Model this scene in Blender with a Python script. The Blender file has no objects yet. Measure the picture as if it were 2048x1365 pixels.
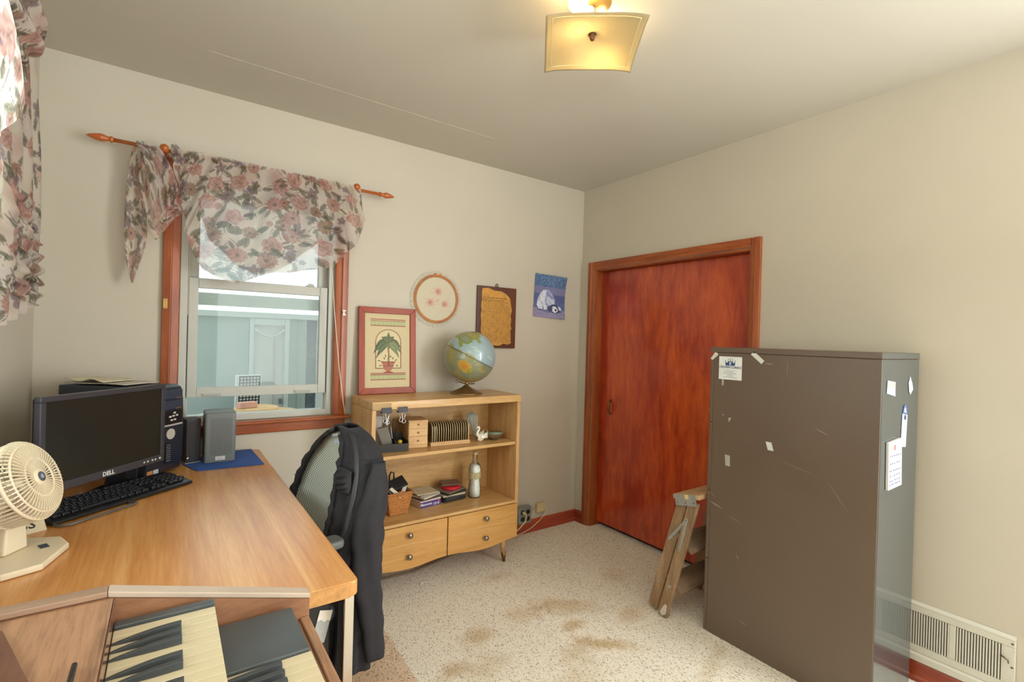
import bpy, bmesh, math, random
import numpy as np
from mathutils import Vector, Matrix
random.seed(7); RNG = np.random.default_rng(7)
SC = bpy.context.scene; COL = SC.collection
R_ = math.radians; PI = math.pi

# ---------------------------------------------------------------- camera, sky, lights, exposure
cam = bpy.data.cameras.new('camera'); co = bpy.data.objects.new('camera', cam); COL.objects.link(co)
cam.sensor_width = 36; cam.lens = 36*977.48/2048; cam.clip_start = .02
_r = Vector((.81704298, -.57587711, .02839584)); _u = Vector((-.02038564, .02036564, .99958475)); _f = Vector((.57621628, .81728257, -.00489998))
co.matrix_world = Matrix(((_r.x, _u.x, -_f.x, -2.5083), (_r.y, _u.y, -_f.y, -2.6785), (_r.z, _u.z, -_f.z, 1.3346), (0, 0, 0, 1)))
SC.camera = co
w = bpy.data.worlds.new('overcast_sky'); SC.world = w; w.use_nodes = True
wn = w.node_tree.nodes; bg = wn['Background']; bg.inputs[0].default_value = (.80, .93, .96, 1); bg.inputs[1].default_value = 2.0
def area(name, loc, rot, sx, sy, e, col):
    l = bpy.data.lights.new(name, 'AREA'); l.shape = 'RECTANGLE'; l.size = sx; l.size_y = sy; l.energy = e; l.color = col
    o = bpy.data.objects.new(name, l); COL.objects.link(o); o.location = loc; o.rotation_euler = rot
    return o
area('left_window_daylight', (-3.12, -1.35, 1.5), (0, R_(-90), 0), 1.1, 1.1, 14, (.90, .98, 1))
area('back_fill', (-1.1, -4.9, 1.45), (R_(90), 0, R_(10)), 1.8, 1.8, 31, (.92, .98, 1))  # added fill light behind the camera; the wall there has no window
area('right_fill', (-.12, -3.3, 1.45), (R_(90), 0, R_(74)), .9, 1.8, 80, (.94, .98, 1))  # added fill light at the right wall to brighten the left side; no doorway
area('ceiling_bounce_fill', (-2.5, -2.92, 1.70), (R_(180), 0, 0), .5, .5, 50, (.92, .98, 1))  # added fill light aimed up, brightens ceiling and level surfaces by bounce
SC.view_settings.view_transform = 'Standard'; SC.view_settings.look = 'None'; SC.view_settings.gamma = 1
SC.view_settings.exposure = 0.0; SC.view_settings.use_curve_mapping = False

# ---------------------------------------------------------------- helpers
def lin(c):
    a = np.asarray(c, float)/255.
    return np.where(a <= .04045, a/12.92, ((a+.055)/1.055)**2.4)
def L4(c, k=1.): return tuple(np.clip(lin(c)*k, 0, 1))+(1,)
MATS = {}
def _base(name):
    m = bpy.data.materials.new(name); m.use_nodes = True; nt = m.node_tree; b = nt.nodes['Principled BSDF']
    MATS[name] = m
    return m, nt, b
def _n(nt, t, **kw):
    n = nt.nodes.new(t)
    for k, v in kw.items(): setattr(n, k, v)
    return n
def _noise(nt, scale, detail=3, vec=None, rough=.55):
    n = _n(nt, 'ShaderNodeTexNoise'); n.inputs['Scale'].default_value = scale; n.inputs['Detail'].default_value = detail; n.inputs['Roughness'].default_value = rough
    if vec is not None: nt.links.new(vec, n.inputs['Vector'])
    return n
def _obj(nt, scale=None):
    t = _n(nt, 'ShaderNodeTexCoord').outputs['Object']
    if scale is None: return t
    mp = _n(nt, 'ShaderNodeMapping'); mp.inputs['Scale'].default_value = scale; nt.links.new(t, mp.inputs['Vector'])
    return mp.outputs['Vector']
def _ramp(nt, fac, stops):
    r = _n(nt, 'ShaderNodeValToRGB'); e = r.color_ramp.elements
    while len(e) < len(stops): e.new(.5)
    for i, (p, c) in enumerate(stops): e[i].position = p; e[i].color = c
    nt.links.new(fac, r.inputs[0]); return r.outputs[0]
def _bump(nt, b, h, strength, dist=.002):
    n = _n(nt, 'ShaderNodeBump'); n.inputs['Strength'].default_value = strength; n.inputs['Distance'].default_value = dist
    nt.links.new(h, n.inputs['Height']); nt.links.new(n.outputs[0], b.inputs['Normal'])
def M(name, c, rough=.5, metal=0, var=.06, vscale=12, bump=0, bscale=200, ior=1.5, coat=0):
    if name in MATS: return MATS[name]
    m, nt, b = _base(name); v = _obj(nt)
    col = _ramp(nt, _noise(nt, vscale, 3, v).outputs[0], [(.3, L4(c, 1-var)), (.7, L4(c, 1+var))])
    nt.links.new(col, b.inputs['Base Color'])
    b.inputs['Roughness'].default_value = rough; b.inputs['Metallic'].default_value = metal; b.inputs['IOR'].default_value = ior
    b.inputs['Coat Weight'].default_value = coat; b.inputs['Coat Roughness'].default_value = .1
    if bump: _bump(nt, b, _noise(nt, bscale, 2, v).outputs[0], bump)
    return m
def wood(name, dark, light, scale, rough=.4, bump=.1, coat=0, mid=None, freq=1., spread=(.3, .72), coatr=.08, ior=1.5):
    """scale: stretched noise, small along the grain"""
    if name in MATS: return MATS[name]
    m, nt, b = _base(name)
    v = _obj(nt, scale); n1 = _noise(nt, 1.0*freq, 6, v, .6); n1.inputs['Distortion'].default_value = .6
    v2 = _obj(nt, tuple(s*6 for s in scale)); n2 = _noise(nt, 1.6*freq, 4, v2, .7)
    mx = _n(nt, 'ShaderNodeMix', data_type='FLOAT'); mx.inputs[0].default_value = .35
    nt.links.new(n1.outputs[0], mx.inputs[2]); nt.links.new(n2.outputs[0], mx.inputs[3])
    st = [(spread[0], L4(dark)), (spread[1], L4(light))]
    if mid: st = [(spread[0], L4(dark)), ((spread[0]+spread[1])/2, L4(mid)), (spread[1], L4(light))]
    nt.links.new(_ramp(nt, mx.outputs[0], st), b.inputs['Base Color'])
    b.inputs['Roughness'].default_value = rough; b.inputs['Coat Weight'].default_value = coat; b.inputs['Coat Roughness'].default_value = coatr; b.inputs['IOR'].default_value = ior
    if bump: _bump(nt, b, mx.outputs[0], bump, .001)
    return m
def vmat(name, rough=.8, sheer=0., trans=.4, bump=0, bscale=900, coat=0):
    """print: colour comes from the mesh's own colour attribute (flat printed pattern)"""
    if name in MATS: return MATS[name]
    m, nt, b = _base(name)
    at = _n(nt, 'ShaderNodeAttribute', attribute_name='Col'); v = _obj(nt)
    mx = _n(nt, 'ShaderNodeMix', data_type='RGBA', blend_type='MULTIPLY'); mx.inputs[0].default_value = 1
    nt.links.new(at.outputs['Color'], mx.inputs[6]); nt.links.new(_ramp(nt, _noise(nt, 60, 3, v).outputs[0], [(.2, (.93, .93, .93, 1)), (.8, (1, 1, 1, 1))]), mx.inputs[7])
    c = mx.outputs[2]; nt.links.new(c, b.inputs['Base Color']); b.inputs['Roughness'].default_value = rough; b.inputs['Coat Weight'].default_value = coat
    if bump: _bump(nt, b, _noise(nt, bscale, 2, v).outputs[0], bump)
    if sheer:
        out = nt.nodes['Material Output']; tl = _n(nt, 'ShaderNodeBsdfTranslucent'); nt.links.new(c, tl.inputs[0])
        tp = _n(nt, 'ShaderNodeBsdfTransparent'); m1 = _n(nt, 'ShaderNodeMixShader'); m2 = _n(nt, 'ShaderNodeMixShader')
        m1.inputs[0].default_value = trans; m2.inputs[0].default_value = sheer; b.inputs['Specular IOR Level'].default_value = .1
        nt.links.new(b.outputs[0], m1.inputs[1]); nt.links.new(tl.outputs[0], m1.inputs[2])
        nt.links.new(m1.outputs[0], m2.inputs[1]); nt.links.new(tp.outputs[0], m2.inputs[2]); nt.links.new(m2.outputs[0], out.inputs[0])
    return m
def pane(name, tint=(.97, 1, .99), gloss=.08, rough=.02, haze=0.):
    if name in MATS: return MATS[name]
    m, nt, b = _base(name); out = nt.nodes['Material Output']
    tp = _n(nt, 'ShaderNodeBsdfTransparent'); tp.inputs[0].default_value = tint+(1,)
    gl = _n(nt, 'ShaderNodeBsdfGlossy'); gl.inputs['Roughness'].default_value = rough
    fr = _n(nt, 'ShaderNodeFresnel'); fr.inputs[0].default_value = 1.45
    ms = _n(nt, 'ShaderNodeMixShader'); nt.links.new(fr.outputs[0], ms.inputs[0]); nt.links.new(tp.outputs[0], ms.inputs[1]); nt.links.new(gl.outputs[0], ms.inputs[2])
    last = ms.outputs[0]
    if haze:
        df = _n(nt, 'ShaderNodeBsdfDiffuse'); df.inputs[0].default_value = (.8, .85, .83, 1); tl = _n(nt, 'ShaderNodeBsdfTranslucent'); tl.inputs[0].default_value = (.85, .92, .9, 1)
        a = _n(nt, 'ShaderNodeMixShader'); a.inputs[0].default_value = .7; nt.links.new(df.outputs[0], a.inputs[1]); nt.links.new(tl.outputs[0], a.inputs[2])
        ns = _noise(nt, 5, 3, _obj(nt)); mp = _n(nt, 'ShaderNodeMapRange'); mp.inputs[3].default_value = haze*.6; mp.inputs[4].default_value = haze*1.4
        nt.links.new(ns.outputs[0], mp.inputs[0])
        m2 = _n(nt, 'ShaderNodeMixShader'); nt.links.new(mp.outputs[0], m2.inputs[0]); nt.links.new(last, m2.inputs[1]); nt.links.new(a.outputs[0], m2.inputs[2]); last = m2.outputs[0]
    nt.links.new(last, out.inputs[0]); return m
def emit(name, c, s):
    m, nt, b = _base(name); b.inputs['Emission Color'].default_value = L4(c); b.inputs['Emission Strength'].default_value = s; b.inputs['Base Color'].default_value = L4(c)
    return m

def rmat(o):
    while o.parent: o = o.parent
    return Matrix.Translation(o.location) @ o.rotation_euler.to_matrix().to_4x4()
class MB:
    def __init__(s, local=False): s.v = []; s.f = []; s.local = local
    def add(s, vs, fs, m=None):
        k = len(s.v)
        s.v += [tuple(m @ Vector(p)) if m is not None else tuple(p) for p in vs]
        s.f += [tuple(i+k for i in f) for f in fs]; return s
    def box(s, x0, x1, y0, y1, z0, z1, m=None):
        return s.add([(x0,y0,z0),(x1,y0,z0),(x1,y1,z0),(x0,y1,z0),(x0,y0,z1),(x1,y0,z1),(x1,y1,z1),(x0,y1,z1)],
                     [(0,3,2,1),(4,5,6,7),(0,1,5,4),(1,2,6,5),(2,3,7,6),(3,0,4,7)], m)
    def cbox(s, c, sz, m=None):
        return s.box(c[0]-sz[0]/2, c[0]+sz[0]/2, c[1]-sz[1]/2, c[1]+sz[1]/2, c[2]-sz[2]/2, c[2]+sz[2]/2, m)
    def beam(s, p0, p1, wv, hv):
        """bar from p0 to p1 with half-width vectors wv, hv"""
        p0, p1, wv, hv = map(Vector, (p0, p1, wv, hv))
        vs = [p+a*wv+b*hv for p in (p0, p1) for a, b in ((-1,-1),(1,-1),(1,1),(-1,1))]
        return s.add(vs, [(0,3,2,1),(4,5,6,7),(0,1,5,4),(1,2,6,5),(2,3,7,6),(3,0,4,7)])
    def prism(s, poly, h0, h1, axis='z', m=None):
        f = {'z': lambda a,b,h: (a,b,h), 'y': lambda a,b,h: (a,h,b), 'x': lambda a,b,h: (h,a,b)}[axis]; n = len(poly)
        vs = [f(a,b,h0) for a,b in poly]+[f(a,b,h1) for a,b in poly]
        return s.add(vs, [tuple(range(n))[::-1], tuple(range(n,2*n))]+[(i,(i+1)%n,n+(i+1)%n,n+i) for i in range(n)], m)
    def tube(s, pts, r, n=8, closed=False, m=None):
        P = [Vector(p) for p in pts]; k = len(P); rs = r if hasattr(r, '__len__') else [r]*k
        vs = []; nrm = None
        for i in range(k):
            t = (P[(i+1)%k]-P[i-1]) if closed or 0 < i < k-1 else (P[1]-P[0] if i == 0 else P[-1]-P[-2])
            t = t.normalized()
            if nrm is None: nrm = t.orthogonal().normalized()
            nrm = (nrm-t*nrm.dot(t)).normalized(); b = t.cross(nrm)
            vs += [P[i]+rs[i]*(math.cos(2*PI*j/n)*nrm+math.sin(2*PI*j/n)*b) for j in range(n)]
        fs = [(i*n+j, i*n+(j+1)%n, ((i+1)%k)*n+(j+1)%n, ((i+1)%k)*n+j) for i in range(k if closed else k-1) for j in range(n)]
        if not closed: fs += [tuple(range(n))[::-1], tuple(range((k-1)*n, k*n))]
        return s.add(vs, fs, m)
    def lathe(s, prof, n=24, m=None):
        vs = []; fs = []
        for r, z in prof: vs += [(max(r,1e-5)*math.cos(2*PI*j/n), max(r,1e-5)*math.sin(2*PI*j/n), z) for j in range(n)]
        for i in range(len(prof)-1): fs += [(i*n+j, i*n+(j+1)%n, (i+1)*n+(j+1)%n, (i+1)*n+j) for j in range(n)]
        fs += [tuple(range(n))[::-1], tuple(range((len(prof)-1)*n, len(prof)*n))]
        return s.add(vs, fs, m)
    def grid(s, P, cu=False, cv=False, m=None):
        P = np.asarray(P); a, b = P.shape[:2]
        fs = [(i*b+j, i*b+(j+1)%b, ((i+1)%a)*b+(j+1)%b, ((i+1)%a)*b+j) for i in range(a if cu else a-1) for j in range(b if cv else b-1)]
        return s.add(P.reshape(-1,3).tolist(), fs, m)
    def build(s, name, mat, parent=None, smooth=False, bevel=0, seg=2, kind=None, label=None, solid=0, sub=0, col=None, recalc=True):
        vs = s.v
        if parent is not None and not s.local:
            im = rmat(parent).inverted(); vs = [im @ Vector(p) for p in vs]
        me = bpy.data.meshes.new(name); me.from_pydata([tuple(p) for p in vs], [], s.f)
        if recalc:
            bm = bmesh.new(); bm.from_mesh(me); bmesh.ops.recalc_face_normals(bm, faces=bm.faces); bm.to_mesh(me); bm.free()
        if smooth: me.polygons.foreach_set('use_smooth', [True]*len(me.polygons))
        if col is not None:
            c = np.ones((len(me.vertices), 4), np.float32); c[:, :3] = np.asarray(col).reshape(-1, 3)
            me.color_attributes.new('Col', 'FLOAT_COLOR', 'POINT').data.foreach_set('color', c.ravel())
        o = bpy.data.objects.new(name, me); COL.objects.link(o)
        if mat: me.materials.append(mat)
        if parent is not None: o.parent = parent
        if solid: md = o.modifiers.new('thickness', 'SOLIDIFY'); md.thickness = solid; md.offset = 0
        if sub: md = o.modifiers.new('smooth', 'SUBSURF'); md.levels = sub; md.render_levels = sub
        if bevel:
            md = o.modifiers.new('bevel', 'BEVEL'); md.width = bevel; md.segments = seg; md.limit_method = 'ANGLE'; md.angle_limit = R_(40)
            if seg > 1: me.polygons.foreach_set('use_smooth', [True]*len(me.polygons)); wn_ = o.modifiers.new('normals', 'WEIGHTED_NORMAL'); wn_.keep_sharp = True
        if kind: o['kind'] = kind
        if label: o['label'] = label
        return o
def tag(o, label, cat, group=None):
    o['label'] = label; o['category'] = cat
    if group: o['group'] = group
    return o
def thing(name, label, cat, loc=(0,0,0), rotz=0, group=None):
    o = bpy.data.objects.new(name, None); COL.objects.link(o); o.location = loc; o.rotation_euler = (0,0,rotz); o.empty_display_size = .05
    return tag(o, label, cat, group)
def struct(o): o['kind'] = 'structure'; return o
def copy_part(o, parent, loc=None):
    c = o.copy(); COL.objects.link(c); c.parent = parent
    if loc is not None: c.location = loc
    return c
def copy_tree(o, parent=None):
    c = o.copy(); COL.objects.link(c)
    if parent is not None: c.parent = parent
    for ch in list(o.children): copy_tree(ch, c)
    return c
def text(s, size, mat, parent, m, name='lettering', ext=.0003, align='CENTER', squash=1.0, bold=0.):
    cu = bpy.data.curves.new(name, 'FONT'); cu.body = s; cu.size = size; cu.extrude = ext; cu.align_x = align; cu.align_y = 'CENTER'; cu.resolution_u = 2; cu.offset = bold
    t = bpy.data.objects.new(name, cu); COL.objects.link(t); dg = bpy.context.evaluated_depsgraph_get(); dg.update()
    me = bpy.data.meshes.new_from_object(t.evaluated_get(dg)); bpy.data.objects.remove(t); bpy.data.curves.remove(cu)
    im = rmat(parent).inverted() @ m @ Matrix.Scale(squash, 4, (1,0,0)) if parent is not None else m
    me.transform(im); me.materials.clear(); me.materials.append(mat)
    o = bpy.data.objects.new(name, me); COL.objects.link(o)
    if parent is not None: o.parent = parent
    return o
def frame(o, ex, ey, ez):
    ex, ey, ez = Vector(ex).normalized(), Vector(ey).normalized(), Vector(ez).normalized()
    return Matrix(((ex.x,ey.x,ez.x,o[0]),(ex.y,ey.y,ez.y,o[1]),(ex.z,ey.z,ez.z,o[2]),(0,0,0,1)))
def onB(o): return frame(o, (1,0,0), (0,0,1), (0,-1,0))      # picture plane of a thing hanging on the window wall
def onX(o): return frame(o, (0,-1,0), (0,0,1), (-1,0,0))     # faces -x
def sheet(P, col, name, mat, parent=None, solid=0, smooth=True, kind=None, label=None):
    P = np.asarray(P); mb = MB(); mb.grid(P)
    return mb.build(name, mat, parent, smooth=smooth, col=np.asarray(col), solid=solid, kind=kind, label=label, recalc=False)
def poly_at(pts, n):
    pts = np.asarray(pts, float); d = np.r_[0, np.cumsum(np.linalg.norm(np.diff(pts, axis=0), axis=1))]; t = np.linspace(0, d[-1], n)
    return np.stack([np.interp(t, d, pts[:, i]) for i in range(pts.shape[1])], 1)
def smooth1(a, k=5, it=2):
    for _ in range(it):
        p = np.pad(a, ((k//2, k//2), (0, 0)), mode='edge'); q = np.stack([np.convolve(p[:, i], np.ones(k)/k, 'valid') for i in range(a.shape[1])], 1); q[0] = a[0]; q[-1] = a[-1]; a = q
    return a
def rnd(poly, r, n=5):
    """round every corner of a polygon"""
    out = []; k = len(poly)
    for i in range(k):
        a, b, c = (Vector(poly[(i+j-1) % k]) for j in range(3)); u, v = (a-b), (c-b); d = min(r, u.length*.45, v.length*.45); p0, p1 = b+u.normalized()*d, b+v.normalized()*d
        for t in np.linspace(0, 1, n): out.append(tuple((1-t)**2*p0+2*t*(1-t)*b+t*t*p1))
    return out
# raster painter for flat prints
class Raster:
    def __init__(s, w, h, bgc): s.w, s.h = w, h; s.a = np.tile(lin(bgc), (h, w, 1)); s.Y, s.X = np.mgrid[0:h, 0:w]; s.X = (s.X+.5)/w; s.Y = (s.Y+.5)/h; s.asp = h/w
    def put(s, m, c, al=1.): s.a[m] = s.a[m]*(1-al)+lin(c)*al
    def rect(s, x0, y0, x1, y1, c, al=1.): s.put((s.X >= x0)&(s.X <= x1)&(s.Y >= y0)&(s.Y <= y1), c, al)
    def disc(s, x, y, r, c, al=1., sy=1.): s.put(((s.X-x)**2+((s.Y-y)*s.asp/sy)**2) < r*r, c, al)
    def poly(s, pts, c, al=1.):
        m = np.zeros(s.X.shape, bool); n = len(pts)
        for i in range(n):
            (x0,y0),(x1,y1) = pts[i], pts[(i+1) % n]
            m ^= ((y0 > s.Y) != (y1 > s.Y)) & (s.X < (x1-x0)*(s.Y-y0)/((y1-y0) or 1e-9)+x0)
        s.put(m, c, al)
    def line(s, pts, wd, c, al=1.):
        m = np.zeros(s.X.shape, bool)
        for (x0,y0),(x1,y1) in zip(pts[:-1], pts[1:]):
            ax, ay, bx, by = x0, y0*s.asp, x1, y1*s.asp; dx, dy = bx-ax, by-ay; t = np.clip(((s.X-ax)*dx+(s.Y*s.asp-ay)*dy)/(dx*dx+dy*dy+1e-12), 0, 1)
            m |= (s.X-ax-t*dx)**2+(s.Y*s.asp-ay-t*dy)**2 < (wd/2)**2
        s.put(m, c, al)
    def leaf(s, x, y, ang, L, wd, c, bend=0.):
        t = np.linspace(0, 1, 9); cx = x+np.cos(ang)*L*t; cy = y*s.asp+np.sin(ang)*L*t+bend*t*t
        tx = np.gradient(cx); ty = np.gradient(cy); nl = np.hypot(tx, ty); hw = wd*np.sin(PI*t**.8)
        l = [(cx[i]-ty[i]/nl[i]*hw[i], (cy[i]+tx[i]/nl[i]*hw[i])/s.asp) for i in range(9)]; r = [(cx[i]+ty[i]/nl[i]*hw[i], (cy[i]-tx[i]/nl[i]*hw[i])/s.asp) for i in range(9)]
        s.poly(l+r[::-1], c); s.line(list(zip(cx, cy/s.asp)), wd*.25, np.asarray(c)*.72)
    def speckle(s, k): s.a *= 1+k*(RNG.random(s.a.shape[:2]+(1,))-.5)
def print_on(ras, m, wid, hei, name, mat, parent, bulge=None):
    """lay a raster on a rectangle centred on frame m"""
    h, w_ = ras.a.shape[:2]; P = np.zeros((h, w_, 3))
    for i in range(h):
        for j in range(w_):
            a, b = (j/(w_-1)-.5), (.5-i/(h-1)); P[i, j] = m @ Vector((a*wid, b*hei, bulge(a, b) if bulge else 0))
    return sheet(P, ras.a, name, mat, parent, smooth=bulge is not None)

def floral(U, V, seed, cell=.088, dim=1.):
    """printed roses, pansies, mums and leaves on cream voile; U, V in metres on the cloth"""
    rng = np.random.default_rng(seed); sh = U.shape; U = U.ravel(); V = V.ravel(); out = np.tile(lin((240, 232, 220)), (U.size, 1))
    def stamp(cx, cy, r, fn):
        idx = np.where((abs(U-cx) < r)&(abs(V-cy) < r))[0]
        if idx.size == 0: return
        a, b = U[idx]-cx, V[idx]-cy; msk, c, al = fn(a, b)
        k = idx[msk]; al = (al[msk] if hasattr(al, '__len__') else np.full(k.size, al))[:, None]; out[k] = out[k]*(1-al)+c[msk]*al
    def mixc(c0, c1, t): t = np.clip(t, 0, 1)[:, None]; return lin(c0)*(1-t)+lin(c1)*t
    def leaf(cx, cy, ang, L, c0, c1):
        def fn(a, b):
            x = a*math.cos(ang)+b*math.sin(ang); y = -a*math.sin(ang)+b*math.cos(ang); t = x/L; hw = .33*L*np.sqrt(np.clip(t*(1-t), 0, 1))*1.3
            c = mixc(c0, c1, .5+.5*np.sin(t*22+abs(y)/L*30)); c[abs(y) < .05*L*(1-t)+.0008] = lin((70, 68, 48)); return (t > 0)&(t < 1)&(abs(y) < hw), c, .72
        stamp(cx, cy, L, fn)
    def stem(cx, cy, ang, L):
        def fn(a, b):
            x = a*math.cos(ang)+b*math.sin(ang); y = -a*math.sin(ang)+b*math.cos(ang)-.18*L*np.sin(x/L*3); return (x > 0)&(x < L)&(abs(y) < .0011), np.tile(lin((105, 92, 75)), (a.size, 1)), .8
        stamp(cx, cy, L*1.1, fn)
    def flower(cx, cy, R, kind, ph):
        def fn(a, b):
            r = np.hypot(a, b); an = np.arctan2(b, a)+ph; t = r/R
            if kind == 0:
                e = .86+.1*np.cos(5*an)+.05*np.cos(9*an+1); c = mixc((214, 166, 154), (186, 118, 110), .45+.55*np.sin(12*t+2.2*np.sin(an*2.5+3*t))); c = c*(1-.28*np.clip(1-t*2.6, 0, 1))[:, None]
            elif kind == 1:
                e = .55+.42*abs(np.cos(2.5*an)); c = mixc((84, 66, 84), (146, 126, 146), t*1.1+.25*np.sin(an*15)); c[t < .14] = lin((190, 150, 80))
            else:
                rg_ = np.floor(t*4.2); e = .90+.07*np.cos(13*an)+.03*np.cos(7*an); k2 = .5+.5*np.cos(9*an+rg_*PI+ph); c = mixc(*(((108, 66, 46), (182, 134, 96)) if kind == 2 else ((158, 92, 90), (212, 164, 146))), k2*.45+.35-.3*(t*4.2-rg_ < .22)); c[t < .2] = lin((96, 58, 50))
            return t < e, c, np.clip((e-t)*7, 0, .72)
        stamp(cx, cy, R, fn)
    u0, u1, v0, v1 = U.min(), U.max(), V.min(), V.max(); i = 0
    for _ in range(int((u1-u0)*(v1-v0)/.0075)+4):   # washed watercolour tints of the cloth
        cx, cy, rr, c0 = rng.uniform(u0, u1), rng.uniform(v0, v1), rng.uniform(.03, .075), [(226, 188, 178), (206, 204, 190), (200, 190, 198), (222, 200, 176)][rng.integers(4)]
        stamp(cx, cy, rr, lambda a, b: (np.hypot(a, b) < rr, np.tile(lin(c0), (a.size, 1)), np.clip(1-np.hypot(a, b)/rr, 0, 1)*.6))
    for gx in np.arange(u0-cell/2, u1+cell, cell):
        i += 1
        for gy in np.arange(v0-cell/2, v1+cell, cell):
            cx = gx+rng.uniform(-.4, .4)*cell; cy = gy+(i % 2)*cell/2+rng.uniform(-.35, .35)*cell; k = rng.choice(4, p=[.30, .40, .12, .18]); R = [.044, .032, .034, .038][k]*rng.uniform(.85, 1.2)
            for _ in range(rng.integers(3, 6)):
                an = rng.uniform(0, 2*PI); stem(cx, cy, an, R*2.1); c0 = [(92, 92, 68), (116, 112, 84), (80, 86, 70)][rng.integers(3)]
                leaf(cx+math.cos(an)*R*.85, cy+math.sin(an)*R*.85, an+rng.uniform(-.5, .5), rng.uniform(.030, .056), c0, tuple(x+46 for x in c0))
            flower(cx, cy, R, k, rng.uniform(0, 6))
            if rng.random() < .5: an = rng.uniform(0, 6.28); flower(cx+math.cos(an)*R*1.5, cy+math.sin(an)*R*1.5, R*.5, int(rng.choice([1, 1, 3])), 0)
    return (out*dim).reshape(sh+(3,))

# ---------------------------------------------------------------- setting materials
def wall_mat(name, c, seams):
    m, nt, b = _base(name); v = _obj(nt)
    nt.links.new(_ramp(nt, _noise(nt, 1.6, 3, v).outputs[0], [(.3, L4(c, .97)), (.7, L4(c, 1.03))]), b.inputs['Base Color']); b.inputs['Roughness'].default_value = .55
    sx = _n(nt, 'ShaderNodeSeparateXYZ'); nt.links.new(v, sx.inputs[0]); h = _noise(nt, 90, 3, v).outputs[0]
    ad = _n(nt, 'ShaderNodeMath', operation='MULTIPLY'); ad.inputs[1].default_value = .12; nt.links.new(h, ad.inputs[0]); last = ad.outputs[0]
    for ax, p in seams:   # plasterboard joints as fine relief
        s1 = _n(nt, 'ShaderNodeMath', operation='SUBTRACT'); nt.links.new(sx.outputs[ax], s1.inputs[0]); s1.inputs[1].default_value = p
        s2 = _n(nt, 'ShaderNodeMath', operation='ABSOLUTE'); nt.links.new(s1.outputs[0], s2.inputs[0])
        s3 = _n(nt, 'ShaderNodeMath', operation='LESS_THAN'); nt.links.new(s2.outputs[0], s3.inputs[0]); s3.inputs[1].default_value = .0018
        s4 = _n(nt, 'ShaderNodeMath', operation='SUBTRACT'); nt.links.new(last, s4.inputs[0]); nt.links.new(s3.outputs[0], s4.inputs[1]); last = s4.outputs[0]
    _bump(nt, b, last, .25, .003); return m
WALLC = (194, 186, 169)
m_wallA = wall_mat('painted_wall_back', WALLC, [(2, 1.2131)])
m_wallB = wall_mat('painted_wall_right', WALLC, [(1, -1.343), (2, 1.2131)])
m_ceil = wall_mat('painted_ceiling', (192, 186, 172), [])
def carpet_mat(name, base, fleck, dark, stains):
    m, nt, b = _base(name); v = _obj(nt)
    n1 = _noise(nt, 260, 2, v, .6); n2 = _noise(nt, 2.2, 4, v, .6)
    vo = _n(nt, 'ShaderNodeTexVoronoi'); vo.inputs['Scale'].default_value = 300; mp = _n(nt, 'ShaderNodeMapping'); mp.inputs['Scale'].default_value = (1, .55, 1); mp.inputs['Rotation'].default_value = (0, 0, .7)
    nt.links.new(v, mp.inputs[0]); nt.links.new(mp.outputs[0], vo.inputs['Vector'])
    sp = _n(nt, 'ShaderNodeSeparateXYZ'); nt.links.new(vo.outputs['Color'], sp.inputs[0])
    c0 = _ramp(nt, n1.outputs[0], [(.32, L4(base, .80)), (.62, L4(base, 1.08))])
    f0 = _ramp(nt, sp.outputs[0], [(.13, (1,1,1,1)), (.20, (0,0,0,1))])
    mx = _n(nt, 'ShaderNodeMix', data_type='RGBA'); nt.links.new(f0, mx.inputs[0]); nt.links.new(c0, mx.inputs[6]); mx.inputs[7].default_value = L4(fleck)
    f1 = _ramp(nt, sp.outputs[1], [(.055, (1,1,1,1)), (.075, (0,0,0,1))])
    mx1 = _n(nt, 'ShaderNodeMix', data_type='RGBA'); nt.links.new(f1, mx1.inputs[0]); nt.links.new(mx.outputs[2], mx1.inputs[6]); mx1.inputs[7].default_value = L4(dark)
    last = mx1.outputs[2]
    n3 = _noise(nt, 13, 4, v, .65)
    for (x, y, rx, ry, k) in stains:   # old spills on the pile
        q = _n(nt, 'ShaderNodeMapping'); q.vector_type = 'TEXTURE'; q.inputs['Location'].default_value = (x, y, 0); q.inputs['Scale'].default_value = (rx, ry, 1); q.inputs['Rotation'].default_value = (0, 0, k[1])
        nt.links.new(v, q.inputs[0]); ln = _n(nt, 'ShaderNodeVectorMath', operation='LENGTH'); nt.links.new(q.outputs[0], ln.inputs[0])
        ad = _n(nt, 'ShaderNodeMath', operation='MULTIPLY_ADD'); nt.links.new(n3.outputs[0], ad.inputs[0]); ad.inputs[1].default_value = 1.9; nt.links.new(ln.outputs['Value'], ad.inputs[2])
        mr = _n(nt, 'ShaderNodeMapRange'); mr.inputs[1].default_value = 1.95; mr.inputs[2].default_value = 1.1; mr.inputs[3].default_value = 0; mr.inputs[4].default_value = k[0]; nt.links.new(ad.outputs[0], mr.inputs[0])
        mm = _n(nt, 'ShaderNodeMix', data_type='RGBA', blend_type='MULTIPLY'); nt.links.new(mr.outputs[0], mm.inputs[0]); nt.links.new(last, mm.inputs[6]); mm.inputs[7].default_value = (.70, .58, .40, 1); last = mm.outputs[2]
    nt.links.new(last, b.inputs['Base Color']); b.inputs['Roughness'].default_value = .95; b.inputs['Specular IOR Level'].default_value = .1
    _bump(nt, b, n1.outputs[0], .7, .006); return m
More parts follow.
